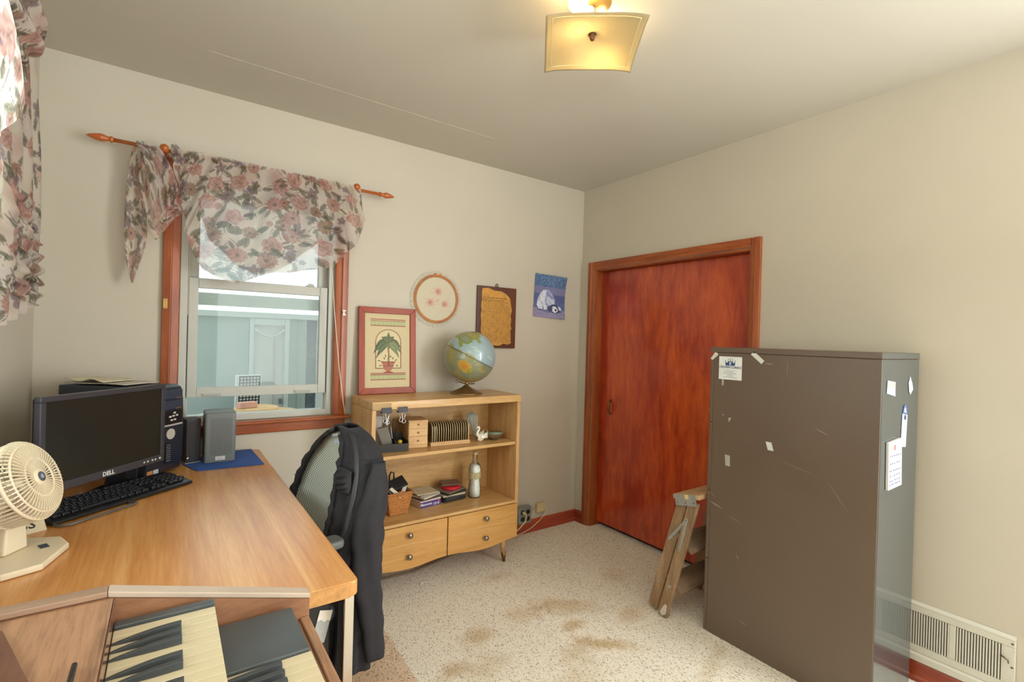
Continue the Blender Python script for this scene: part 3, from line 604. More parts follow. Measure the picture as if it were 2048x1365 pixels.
# keyboard
FLk = Vector((-2.762, -.809, TOP)); ex = Vector((.336, .275, 0)).normalized(); ey = Vector((-ex.y, ex.x, 0)); KW, KD = .445, .150
kb = thing('keyboard', 'black computer keyboard with glossy keys in front of the monitor', 'keyboard', (-2.64, -.62, TOP))
kf = Matrix.Translation(FLk) @ frame((0,0,0), ex, ey, (0,0,1)); m_key = M('key_black', (36, 38, 43), .14, var=.02); m_kb = M('keyboard_body', (24, 25, 27), .3)
mb = MB(); mb.prism([(0, .004), (KD, .004), (KD, .030), (KD-.02, .030), (.03, .017), (.004, .012)], 0, KW, 'x', kf); mb.build('case', m_kb, kb, bevel=.005, seg=3)
kt = Matrix.Rotation(math.atan2(.013, KD-.05), 4, 'X'); krot = kf.to_3x3().to_4x4() @ kt
def key(cx, cy, wd, dp):
    pass
base_key = {}
def put_key(cx, cy, wd, dp=.0165):
    k = (round(wd, 4), round(dp, 4)); p = kf @ Vector((cx, cy, .0178+(cy-.03)*.1088))
    if k not in base_key:
        mb = MB(True); a, b = wd/2, dp/2; t = .0022
        mb.add([(-a,-b,0),(a,-b,0),(a,b,0),(-a,b,0),(-a+t,-b+t*.8,.0072),(a-t,-b+t*.8,.0072),(a-t,b-t*1.3,.0075),(-a+t,b-t*1.3,.0075)], [(0,3,2,1),(4,5,6,7),(0,1,5,4),(1,2,6,5),(2,3,7,6),(3,0,4,7)])
        o = mb.build('key', m_key, kb, bevel=.0018, seg=2); base_key[k] = o
    else: o = copy_part(base_key[k], kb)
    o.location = rmat(kb).inverted() @ p; o.rotation_euler = krot.to_euler()
u = .01885; rows = [[1]*13+[2], [1.5]+[1]*12+[1.5], [1.75]+[1]*11+[2.25], [2.25]+[1]*10+[2.75], [1.25]*3+[6.25]+[1.25]*4]
x_ = .012
for r, row in enumerate(rows):
    cx = x_
    for wu in row: put_key(cx+wu*u/2, .105-r*u, wu*u-.0022); cx += wu*u
for g in (0, 2, 3, 4, 5, 6.5, 7.5, 8.5, 9.5, 11, 12, 13, 14): put_key(x_+(g+.5)*u, .1285, u-.0024, .0125)
nx = x_+15*u+.008
for c in range(3):
    put_key(nx+(c+.5)*u, .1285, u-.0024, .0125)
    for r in range(2): put_key(nx+(c+.5)*u, .105-r*u, u-.0022)
    put_key(nx+(c+.5)*u, .105-4*u, u-.0022)
put_key(nx+1.5*u, .105-3*u, u-.0022)
px_ = nx+3*u+.008
for c in range(4):
    for r in range(5):
        if c == 3 and r in (2, 4): continue
        if r == 4 and c == 0: put_key(px_+u, .105-4*u, 2*u-.0022); continue
        if r == 4 and c == 1: continue
        put_key(px_+(c+.5)*u, .105-r*u, u-.0022)
mb = MB(); z = .006
mb.tube([tuple(kf @ Vector(p)) for p in ((.006, .012, z), (.0, -.012, z), (.006, -.030, z), (.02, -.036, z), (.20, -.034, z), (.212, -.030, z), (.214, -.02, z), (.206, .0, z))], .0035, 8); mb.build('palm_rest_loop', M('loop_grey', (84, 82, 80), .3), kb, smooth=True)

# small name plate behind the fan
sg = thing('desk_sign', 'small cream wedge sign lettered SS lying behind the cream fan', 'sign', (-2.83, -.84, TOP))
e1 = Vector((.10, .052, 0)).normalized(); e2 = Vector((-e1.y, e1.x, 0)); sf = frame((-2.828, -.850, TOP), e1, (Vector((0,0,1))*.80+e2*.6), e1.cross(Vector((0,0,1))*.8+e2*.6))
mb = MB(); mb.box(-.10, .062, 0, .048, -.003, 0, sf); mb.build('plate', M('sign_cream', (206, 192, 158), .6), sg)
mb = MB(); mb.prism([(0, .0), (.03, 0), (.03, .034)], -.10, .06, 'x', frame((-2.828, -.850, TOP), e1, e2, (0,0,1)) @ Matrix.Translation((0, .006, 0))); mb.build('wedge', M('sign_back', (150, 132, 100), .7), sg)
text('SS', .036, M('ink_black', (28, 28, 30), .7), sg, sf @ Matrix.Translation((.026, .025, .0006)), 'lettering', bold=.0004)

# fan
m_fan = M('fan_cream', (226, 212, 182), .45, var=.03)
fan = thing('desk_fan', 'cream plastic desk fan with round slatted grille on the desk corner', 'fan', (-2.79, -1.03, TOP))
mb = MB(); fpoly = [(-2.704,-1.008), (-2.727,-.945), (-2.80,-.915), (-2.872,-.945), (-2.895,-1.01), (-2.872,-1.09), (-2.80,-1.155), (-2.735,-1.128)]
mb.prism(fpoly, TOP, TOP+.016); fb = mb.build('base', m_fan, fan, bevel=.004)
MB().cbox((0,0,0), (.030, .017, .001), frame((-2.752, -1.006, TOP+.0166), (.35,-.94,0), (.94,.35,0), (0,0,1))).build('badge', M('badge_blue', (74, 80, 98), .4), fb)
mb = MB(); mb.prism([(-.032, 0), (.032, 0), (.024, .10), (-.024, .10)], -.016, .016, 'x', frame((-2.812, -1.010, TOP+.0165), (.857,-.515,0), (.515,.857,0), (0,0,1))); mb.build('neck', m_fan, fan, bevel=.006)
nF = Vector((.958*.93, -.287*.93, .37)).normalized(); eF = Vector((.287, .958, 0)); uF = nF.cross(eF); hub = Vector((-2.757, -1.035, .962)); ff = frame(hub, eF, uF, nF)
FR = .098
ring = lambda r, z, t: MB().tube([ff @ Vector((r*math.cos(a), r*math.sin(a), z)) for a in np.linspace(0, 2*PI, 49)[:-1]], t, 8, closed=True)
ring(FR, -.022, .004).build('rim', m_fan, fan, smooth=True); ring(FR-.012, -.006, .0028).build('front_ring', m_fan, fan, smooth=True); ring(.048, -.001, .0025).build('middle_ring', m_fan, fan, smooth=True); ring(FR*.94, -.082, .004).build('back_rim', m_fan, fan, smooth=True)
mb = MB(); mb.lathe([(.021, -.008), (.022, 0), (.019, .003), (0, .0035)], 24, ff); mb.build('hub_cap', m_fan, fan, smooth=True)
mb = MB(); mb.lathe([(.0125, .0036), (.012, .0046), (0, .005)], 20, ff); hb = mb.build('hub_badge', M('badge_blue', (74,80,98)), fan, smooth=True)
mb = MB(); mb.lathe([(.006, .0051), (.004, .006), (0, .0062)], 12, ff); mb.build('badge_boss', M('badge_grey', (150, 152, 160), .35), hb)
def rib(a, pts, t):
    return [ff @ (Matrix.Rotation(a, 4, 'Z') @ Vector((r, 0, z))) for r, z in pts]
sl0 = None
for i in range(56):
    a = 2*PI*i/56
    mb = MB(); pts = rib(a, [(.047, -.001), (.066, -.001), (FR-.014, -.004), (FR-.003, -.013), (FR, -.022), (FR*.985, -.055), (FR*.94, -.082)], 0)
    ta = (ff.to_3x3() @ Vector((-math.sin(a), math.cos(a), 0)))*.0014
    for p, q in zip(pts[:-1], pts[1:]):
        d = (q-p).normalized(); mb.beam(p, q, ta, d.cross(ta).normalized()*.0026)
    mb.build('grille_slat', m_fan, fan)
for i in range(36):
    a = 2*PI*i/36; mb = MB(); p, q = rib(a, [(.020, -.001), (.048, -.0015)], 0); ta = (ff.to_3x3() @ Vector((-math.sin(a), math.cos(a), 0)))*.0011; mb.beam(p, q, ta, nF*.002); mb.build('centre_slat', m_fan, fan)
for i in range(4):
    P = np.zeros((6, 5, 3)); a0 = i*PI/2
    for x in range(6):
        for y in range(5): r = .018+.064*x/5; a = a0+(y/4-.5)*(.7+.5*x/5); P[x, y] = ff @ Vector((r*math.cos(a), r*math.sin(a), -.045+(y/4-.5)*.022))
    mb = MB(); mb.grid(P); mb.build('blade', M('fan_blade', (196, 176, 160), .4), fan, smooth=True, solid=.0018, recalc=False)
mb = MB(); mb.lathe([(0, -.135), (.03, -.134), (.04, -.125), (.044, -.085), (.05, -.082), (.05, -.078), (.018, -.07), (.018, -.03), (0, -.03)], 24, ff); mb.build('motor_housing', m_fan, fan, smooth=True)
for i in range(30):
    a = 2*PI*i/30; mb = MB(); p, q = rib(a, [(.046, -.083), (FR*.94, -.083)], 0); ta = (ff.to_3x3() @ Vector((-math.sin(a), math.cos(a), 0)))*.0013; mb.beam(p, q, ta, nF*.002); mb.build('back_slat', m_fan, fan)

# ---------------------------------------------------------------- organ
m_og = wood('walnut_laminate', (96, 68, 54), (190, 148, 112), (26, 1.8, 26), rough=.38, mid=(172, 130, 98), bump=.03, coat=.25)
m_ogx = wood('walnut_laminate_end', (104, 66, 46), (168, 122, 88), (2.2, 14, 14), rough=.38, mid=(140, 98, 70), bump=.03, coat=.25)
m_trimw = wood('walnut_edge', (140, 112, 92), (176, 146, 122), (3, 30, 30), rough=.45)
m_ivory = M('ivory_key', (206, 192, 158), .35, var=.03); m_ebony = M('ebony_key', (64, 68, 70), .28, var=.08, vscale=30); m_blk = M('block_grey', (74, 80, 82), .34, var=.12, vscale=9)
og = thing('organ', 'walnut two manual electric organ standing against the end of the desk', 'organ', (-2.58, -2.1, 0))
OY0, OY1 = -2.78, -1.575
# body: stepped profile (x, z)
mb = MB(); mb.prism([(-2.925, .003), (-2.30, .003), (-2.30, .60), (-2.272, .66), (-2.272, .735), (-2.2755, .735), (-2.43, .738), (-2.57, .745), (-2.925, .745)], OY0+.022, OY1-.0305, 'y'); mb.build('cabinet', m_og, og)
mb = MB(); mb.box(-2.925, -2.5745, OY0+.022, OY1-.0305, .7455, .870); mb.build('top_case', m_og, og, bevel=.003)
for y in (OY1-.03, OY0):
    mb = MB(); mb.prism([(-2.926, .003), (-2.30, .003), (-2.30, .60), (-2.253, .66), (-2.253, .776), (-2.583, .8705), (-2.926, .8705)], y, y+.0215 if y == OY0 else OY1-.0005, 'y'); mb.build('end_panel', m_ogx, og)
    y1 = y+.0215 if y == OY0 else OY1-.0005
    mb = MB(); mb.prism([(-2.926, .871), (-2.5835, .871), (-2.5835, .8815), (-2.926, .8815)], y, y1, 'y'); mb.build('end_trim', m_trimw, og, bevel=.002)
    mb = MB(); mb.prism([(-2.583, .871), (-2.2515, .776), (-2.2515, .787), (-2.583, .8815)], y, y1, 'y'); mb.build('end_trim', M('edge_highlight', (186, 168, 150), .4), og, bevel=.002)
mb = MB(); mb.box(-2.2715, -2.2535, OY0+.022, OY1-.0305, .64, .742); mb.build('front_rail', m_og, og, bevel=.003)
def manual(xb, xf, z, y_start, n, first_gap, nblk):
    P = .02348
    w0 = b0 = None
    for i in range(n):
        yc = y_start-P*(i+.5)
        if w0 is None:
            mb = MB(); mb.box(xb, xf, yc-P/2+.0004, yc+P/2-.0004, z-.018, z); w0 = mb.build('white_key', m_ivory, og, bevel=.0012)
            yref = yc
        else: copy_part(w0, og, (0, yc-yref, 0))
        if (i+first_gap) % 7 in (0, 1, 2, 4, 5):
            yb = y_start-P*(i+1)
            if b0 is None:
                mb = MB(); e = xf-.052
                n_ = 9; vs = []
                for t in np.linspace(0, 1, n_):
                    x = xb+(e-xb)*t; h = .0018+.0095*math.sin(PI/2*min(1, t*1.05))**.8; hw = .0032+.0034*min(1, t*1.6)
                    vs += [(x, yb-hw, z+.0006), (x, yb+hw, z+.0006), (x, yb+hw*.72, z+h), (x, yb-hw*.72, z+h)]
                mb.add(vs, [(0,1,2,3), (4*n_-4, 4*n_-1, 4*n_-2, 4*n_-3)]+[(4*i_+j_, 4*i_+(j_+1) % 4, 4*i_+4+(j_+1) % 4, 4*i_+4+j_) for i_ in range(n_-1) for j_ in range(4)])
                b0 = mb.build('black_key', m_ebony, og, bevel=.0015); ybr = yb
            else: copy_part(b0, og, (0, yb-ybr, 0))
manual(-2.572, -2.427, .828, -1.640, 48, 6, 0)
manual(-2.47, -2.288, .770, -1.7735, 42, 0, 0)
mb = MB(); mb.box(-2.572, -2.427, -1.6385, -1.6185, .79, .8335); mb.build('key_block', m_blk, og, bevel=.002)
mb = MB(); mb.box(-2.572, -2.437, -2.757, -1.6062, .7785, .808); mb.build('upper_key_bed', m_og, og)
mb = MB(); mb.box(-2.436, -2.290, -1.7725, -1.616, .745, .7755); mb.build('control_block', m_blk, og, bevel=.003)
mb = MB(); mb.box(-2.5740, -2.5725, -2.757, -1.6062, .809, .868); mb.build('fallboard', M('fallboard_gloss', (112, 74, 54), .12), og)
mb = MB(); mb.tube([(-2.602, -1.806, .8765), (-2.6015, -1.86, .8775), (-2.598, -1.98, .8765)], .0034, 8); mb.build('rest_arm', m_black, og, smooth=True)
mb = MB(); mb.prism([(-2.765, -1.612), (-2.70, -1.655), (-2.60, -1.95), (-2.60, -2.6), (-2.90, -2.6), (-2.90, -1.612)], .8705, .8785); mb.build('music_rest', wood('dark_walnut', (92, 58, 42), (132, 92, 70), (10, 2, 10), rough=.4), og, bevel=.002)

# ---------------------------------------------------------------- curtain rod and swag valance on the window wall
m_pole = M('varnished_rod', (176, 92, 38), .28, var=.1, vscale=30, coat=.5)
m_sheer = vmat('floral_voile', .85, sheer=.24, trans=.55)
rod = thing('curtain_rod', 'slim varnished wooden curtain rod with turned finials above the window', 'curtain rod', (-2.13, -.08, 2.1))
mb = MB(); mb.tube([(-2.705, -.08, 2.104), (-1.585, -.08, 2.098)], .0085, 12); mb.build('pole', m_pole, rod, smooth=True)
fin = [(.0085, 0), (.013, .004), (.013, .010), (.009, .014), (.010, .020), (.0155, .034), (.016, .042), (.012, .060), (.006, .078), (.0, .088)]
for x, d, z in ((-2.705, -1, 2.104), (-1.585, 1, 2.098)):
    mb = MB(); mb.lathe(fin, 16, frame((x, -.08, z), (0,1,0), (0,0,1) if d > 0 else (0,0,-1), (d,0,0))); mb.build('finial', m_pole, rod, smooth=True)
for x in (-2.535, -1.715):
    mb = MB(); mb.tube([(x, -.0015, 2.10), (x, -.066, 2.10), (x, -.086, 2.101)], .007, 10); mb.lathe([(.02, 0), (.018, .006), (.008, .01)], 16, frame((x, -.001, 2.10), (1,0,0), (0,0,1), (0,-1,0)))
    mb.lathe([(.0, -.001), (.011, .0), (.017, .009), (.018, .016), (.014, .026), (.0, .031)], 16, frame((x, -.094, 2.104), (1,0,0), (0,0,1), (0,-1,0))); mb.build('bracket', m_pole, rod, smooth=True)
HEM = [(-2.498,2.015),(-2.465,1.845),(-2.447,1.745),(-2.425,1.664),(-2.384,1.606),(-2.328,1.571),(-2.258,1.557),(-2.209,1.568),(-2.11,1.615),(-2.012,1.633),(-1.917,1.647),(-1.835,1.676),(-1.768,1.733),(-1.695,1.829),(-1.668,1.934),(-1.687,2.018)]
TOPV = [(-2.507,2.112),(-2.406,2.115),(-2.29,2.115),(-2.167,2.113),(-2.035,2.112),(-1.895,2.110),(-1.702,2.108)]
val = thing('swag_valance', 'sheer floral swag valance draped over the rod above the window', 'valance', (-2.1, -.09, 2.11))
def swag(top, hem, nu, nv, seed, y0, amp, nf, gath=.0, belly=.02):
    rng = np.random.default_rng(seed); T = smooth1(poly_at(top, nu), 5, 1); Hm = smooth1(poly_at(hem, nu), 7, 2)
    v = np.linspace(0, 1, nv)[None, :, None]; P2 = T[:, None]*(1-v)+Hm[:, None]*v
    u = np.linspace(0, 1, nu)[:, None]; vv = v[..., 0]
    ph = rng.uniform(0, 6, 4); q = u*nf+.55*np.sin(u*5+ph[0])+.35*vv
    fold = (1-1.7*abs(np.sin(PI*q+ph[1]))**.7)*.7+np.sin(2*PI*(q*1.9+.3*vv)+ph[2])*.3
    Y = y0-belly*np.sin(PI*np.minimum(vv*1.15, 1))-amp*fold*(.25+.75*vv)
    P = np.zeros((nu, nv, 3)); P[..., 0] = P2[..., 0]+.006*np.cos(2*PI*q)*vv; P[..., 1] = Y; P[..., 2] = P2[..., 1]+.004*fold*vv
    L = np.linalg.norm(np.diff(P, axis=1), axis=2); V = np.concatenate([np.zeros((nu, 1)), np.cumsum(L, 1)], 1)
    return P, (u*1.25*abs(T[-1, 0]-T[0, 0])+0*vv), V
P, U, V = swag(TOPV, HEM, 420, 170, 3, -.110, .030, 8.5, belly=.020)
sheet(P, floral(U, V, 11, .094), 'main_swag', m_sheer, val)
# inner fold of cloth hanging behind the first layer
L2 = [(-2.412,1.873),(-2.359,1.745),(-2.257,1.643),(-2.179,1.606),(-2.104,1.616),(-2.032,1.672),(-1.93,1.75),(-1.80,1.9),(-1.74,2.02)]
P, U, V = swag([(-2.40,2.108),(-2.2,2.108),(-1.74,2.104)], L2, 220, 110, 5, -.066, .006, 4, belly=.004)
sheet(P, floral(U, V, 23, .095), 'inner_layer', m_sheer, val)
# doubled band over the rod
nu, nv = 260, 20; x = np.linspace(-2.507, -1.703, nu)[:, None]; t = np.linspace(0, 1, nv)[None, :]
ang = -.2+t*3.6; rr = .0125+.0015*np.sin(x*55)
P = np.stack([x+0*t, -.08+rr*np.cos(ang+PI*.0+PI/2+.6)*1.0, 2.1035-(x+2.507)*.005+rr*np.sin(ang+PI/2-1.9+.3)], 2)
P[..., 1] = -.08-rr*np.cos(t*PI*1.15-.3); P[..., 2] = 2.1015-(x+2.13)*.005+rr*np.sin(t*PI*1.15-.3)
sheet(P, floral(x+0*t, t*.05+0*x, 31, .09), 'rod_band', m_sheer, val)
# ruffled edge by the bracket knob
t = np.linspace(0, 1, 60)[:, None]; s_ = np.linspace(0, 1, 14)[None, :]
P = np.stack([-2.512+.075*t+.012*np.sin(9*t)*s_+0*s_, -.110-.014*np.sin(3*PI*t)*s_-.012*s_, 2.125-.03*t-.055*s_+.012*np.sin(7*t)], 2)
sheet(P, floral(P[..., 0], P[..., 2]*1.2, 37, .07), 'ruffle', m_sheer, val)
# twisted gather beside the swag
GT = [(-2.631,2.108),(-2.603,2.113),(-2.549,2.104),(-2.495,1.997),(-2.468,1.845)]; GB = [(-2.617,2.053),(-2.619,1.953),(-2.601,1.851),(-2.583,1.735),(-2.553,1.702),(-2.522,1.763),(-2.486,1.822),(-2.466,1.838)]
nu, nv = 150, 130; T = smooth1(poly_at(GT, nu), 7, 2); B = smooth1(poly_at(GB, nu), 7, 2); u = np.linspace(0, 1, nu)[:, None]; v = np.linspace(0, 1, nv)[None, :]
P2 = T[:, None]*(1-v[..., None])+B[:, None]*v[..., None]; fold = np.sin(2*PI*(v*4.2+.25*u))*(1-v**3*.5)
P = np.stack([P2[..., 0], -.106-.032*np.sin(PI*np.clip(v, 0, 1))*np.sin(PI*np.clip(.15+u*.7, 0, 1))-.010*fold*(1-.6*u), P2[..., 1]+.003*fold], 2)
sheet(P, floral(u*.42+0*v, v*.30+0*u, 41, .085), 'gathered_twist', m_sheer, val)
# tail
TL_ = [(-2.634,2.112),(-2.645,2.085),(-2.652,2.032),(-2.661,1.926),(-2.665,1.80),(-2.663,1.713),(-2.657,1.618),(-2.637,1.524)]; TR_ = [(-2.606,2.112),(-2.61,2.087),(-2.608,2.025),(-2.591,1.819),(-2.586,1.762),(-2.594,1.674),(-2.633,1.524)]
nu, nv = 60, 220; A_ = smooth1(poly_at(TL_, nv), 9, 2); B_ = smooth1(poly_at(TR_, nv), 9, 2); u = np.linspace(0, 1, nu)[:, None]; P2 = A_[None]*(1-u[..., None])+B_[None]*u[..., None]
P = np.stack([P2[..., 0], -.072-.012*np.sin(2*PI*(u*1.6+.1))*(np.linspace(0.3, 1, nv)[None]), P2[..., 1]], 2)
sheet(P, floral(u*.15+np.zeros((1, nv)), P[..., 2], 47, .075), 'tail', m_sheer, val)
pcord = MB().tube([(-1.822, -.07, 1.69), (-1.80, -.062, 1.45), (-1.768, -.062, 1.15), (-1.742, -.062, .97), (-1.732, -.066, .908)], .0022, 6).build('pull_cord', M('cord_white', (226, 220, 204), .7), smooth=True)
tag(pcord, 'thin white blind cord hanging in front of the right window casing', 'cord')

# ---------------------------------------------------------------- floral curtain on the left wall
lcu = thing('side_curtain', 'floral voile curtain swag hanging at the left wall near the camera', 'curtain', (-2.86, -1.2, 2.2))
m_sheer2 = vmat('floral_voile_thick', .85, sheer=.07, trans=.55)
RE = [(-.50,2.235),(-.429,2.212),(-.377,2.159),(-.334,2.056),(-.290,1.961),(-.262,1.85),(-.262,1.706),(-.30,1.60),(-.330,1.518),(-.325,1.442),(-.372,1.387)]
nv = 320; nu = 240; Rr = smooth1(poly_at(RE, nv), 11, 2); u = np.linspace(0, 1, nu)[:, None]; zt = Rr[:, 1][None, :]
zb = 1.305+.10*u**2.2; frac = (2.235-zt)/(2.235-1.387); Z = 2.235-frac*(2.235-zb); Yy = -1.25+(Rr[:, 0][None]+1.25)*u
fold = np.sin(2*PI*(u*7.5+.3*np.sin(frac*3)))
P = np.stack([-2.886+.012*fold*(.4+.6*frac), Yy+0*Z, Z], 2); sheet(P, floral(Yy*1.1+0*Z, Z, 53, .13), 'tail', m_sheer2, lcu)
# turned back flap with a ruffled edge
nu, nv = 90, 90; u = np.linspace(0, 1, nu)[:, None]; v = np.linspace(0, 1, nv)[None]
Y0 = -.93+.0*v+.02*v; Y1 = -.50+.20*v-.10*v**2; P = np.stack([-2.868+.008*np.sin(2*PI*(u*3+v*.5))+.01*u*np.sin(2*PI*v*7), Y0+(Y1-Y0)*u, 1.80-.10*u-v*(.36-.06*u)+.004*np.sin(2*PI*v*9)*u], 2)
sheet(P, floral(u*.5+0*v, v*.42+0*u, 59, .1), 'flap', m_sheer2, lcu)
# gather over the rod
nu, nv = 240, 120; u = np.linspace(0, 1, nu)[:, None]; v = np.linspace(0, 1, nv)[None]
an = PI*(v*1.05-.02); r0 = .10+.055*np.sin(PI*np.clip(u*.9+.1, 0, 1)); endt = np.clip((1-u)/.10, 0, 1)**.5
fold = np.sin(2*PI*(v*5+u*1.2)+.8*np.sin(u*9))
P = np.stack([-2.878+(.075+.010*fold)*np.sin(an)*(.35+.65*endt), -2.15+(1.50-.035*(1-np.cos(an)))*u+.01*fold, 2.158-.02*u+r0*np.cos(an)*(.5+.5*endt)], 2)
sheet(P, floral(u*1.7+0*v, v*.35+0*u, 61, .1), 'gather', m_sheer2, lcu)
# bright swag nearest the camera
SWR = [(-1.50,1.975),(-1.441,1.945),(-1.383,1.905),(-1.333,1.879),(-1.296,1.859),(-1.259,1.832),(-1.226,1.808),(-1.219,1.784),(-1.251,1.746),(-1.31,1.712),(-1.43,1.667),(-1.6,1.62),(-1.8,1.60),(-2.05,1.64)]
nu = 260; nv = 120; Ee = smooth1(poly_at(SWR, nu), 9, 2); T = np.stack([np.linspace(-1.56, -2.10, nu), np.full(nu, 2.10)], 1); v = np.linspace(0, 1, nv)[None]
P2 = T[:, None]*(1-v[..., None])+Ee[:, None]*v[..., None]; u = np.linspace(0, 1, nu)[:, None]; fold = np.sin(2*PI*(u*4+.3*v))
P = np.stack([-2.80+.038*np.sin(PI*np.clip(v, 0, 1)*.75)+.010*fold*v, P2[..., 0], P2[..., 1]], 2); sheet(P, floral(u*.9+0*v, v*.5+0*u, 67, .1), 'front_swag', m_sheer2, lcu)
mb = MB(); mb.tube([(-2.885, -2.2, 2.2), (-2.885, -.62, 2.2)], .0085, 10); mb.lathe(fin, 16, frame((-2.885, -.62, 2.2), (1,0,0), (0,0,1), (0,1,0))); mb.build('rod', m_pole, lcu, smooth=True)
mb = MB(); mb.tube([(WX+.001, -.9, 2.2), (-2.885, -.9, 2.2)], .007, 8); mb.tube([(WX+.001, -1.9, 2.2), (-2.885, -1.9, 2.2)], .007, 8); mb.build('bracket', m_pole, lcu, smooth=True)

# ---------------------------------------------------------------- rug
rug = MB().prism([(-2.24,-2.3), (-1.697,-2.3), (-1.694,-.954), (-1.676,-.41), (-2.24,-.40)], .0006, .0034).build('carpet_remnant', m_rug); tag(rug, 'brownish carpet remnant with a straight edge lying under the desk chair', 'rug')

# ---------------------------------------------------------------- pictures on the window wall
def picture_frame():
    t = thing('framed_picture', 'red wood framed picture of a potted palm leaning on the bookcase top', 'picture', (-1.495, -.045, 1.0065))
    ang = math.atan2(.034, .482); up_ = Vector((0, math.sin(ang), math.cos(ang))); m = frame((-1.495, -.049, 1.0072), (1,0,0), up_, (0,-math.cos(ang),math.sin(ang)))
    Wd, Hd, b = .332, .482, .034; fm_ = wood('red_frame_wood', (126, 42, 14), (172, 72, 30), (8, 8, 2), rough=.5, coat=.05)
    for n, pl in (('frame_rail', [(-Wd/2,0),(Wd/2,0),(Wd/2-b,b),(-Wd/2+b,b)]), ('frame_rail', [(-Wd/2,Hd),(-Wd/2+b,Hd-b),(Wd/2-b,Hd-b),(Wd/2,Hd)]), ('frame_stile', [(-Wd/2,0),(-Wd/2+b,b),(-Wd/2+b,Hd-b),(-Wd/2,Hd)]), ('frame_stile', [(Wd/2,0),(Wd/2,Hd),(Wd/2-b,Hd-b),(Wd/2-b,b)])):
        mb = MB(); mb.prism(pl, -.006, .010, m=m); mb.build(n, fm_, t, bevel=.002)
    mb = MB(); mb.box(-Wd/2+b*.8, Wd/2-b*.8, b*.8, Hd-b*.8, -.005, -.001, m); mb.build('backing', m_paper, t)
    ra = Raster(170, 270, (206, 190, 148)); rd, gr, lf = (150, 70, 62), (168, 172, 122), (92, 104, 66)
    ra.rect(.11, .04, .90, .96, (208, 190, 150)); 
    for y0 in (.075, .80):
        ra.rect(.13, y0, .90, y0+.012, rd); ra.rect(.13, y0+.02, .90, y0+.028, rd); ra.rect(.13, y0+.028, .90, y0+.085, gr)
        for x in np.arange(.14, .9, .022): ra.rect(x, y0+.028, x+.008, y0+.085, (196, 196, 150))
        ra.rect(.13, y0+.085, .90, y0+.097, rd)
    arch = [(.24, .74), (.24, .38)]+[(.515-.275*math.cos(a), .38-.162*math.sin(a)) for a in np.linspace(0, PI, 20)]+[(.79, .38), (.79, .74)]
    ra.poly(arch, (216, 200, 158)); ra.line(arch+[arch[0]], .016, (120, 72, 52))
    ra.line([(.515, .66), (.525, .55), (.50, .42)], .035, (140, 118, 74)); ra.line([(.522, .68), (.528, .56)], .016, (112, 84, 58))
    for an, L, bd, wd in ((-72, .30, .20, .06), (-112, .32, .22, .06), (-36, .34, .30, .062), (-146, .34, .30, .062), (-8, .30, .26, .06), (188, .32, .26, .06), (24, .26, .20, .058), (156, .28, .20, .058), (-58, .24, .06, .05), (-126, .24, .06, .05)):
        c0 = (84, 96, 64) if an % 8 else (118, 126, 84); ra.leaf(.51, .40, R_(an), L, wd, c0, bend=bd); ra.leaf(.51, .397, R_(an), L*.9, wd*.45, tuple(x+26 for x in c0), bend=bd*.9)
    ra.leaf(.51, .42, R_(-88), .27, .05, (108, 118, 78)); ra.leaf(.51, .40, R_(80), .13, .045, (124, 130, 86))
    for x, y, an in ((.40, .66, 200), (.37, .70, 170), (.44, .62, 240), (.60, .62, 300), (.66, .64, 320), (.68, .70, 20), (.46, .59, 255), (.56, .60, 280), (.34, .64, 190)): ra.leaf(x, y, R_(an), .06, .014, (96, 92, 62))
    ra.poly([(.37, .655), (.66, .655), (.63, .70), (.60, .755), (.55, .775), (.48, .775), (.42, .755), (.39, .70)], (176, 108, 84)); ra.rect(.36, .648, .67, .662, (142, 74, 60)); ra.line([(.39, .71), (.63, .71)], .012, (132, 66, 54)); ra.poly([(.48, .775), (.55, .775), (.64, .80), (.39, .80)], (160, 88, 70)); ra.disc(.52, .685, .03, (140, 78, 62))
    ra.speckle(.10)
    print_on(ra, m @ Matrix.Translation((0, Hd/2, .0)), Wd-2*b, Hd-2*b, 'print', vmat('flat_print', .6), t)
picture_frame()
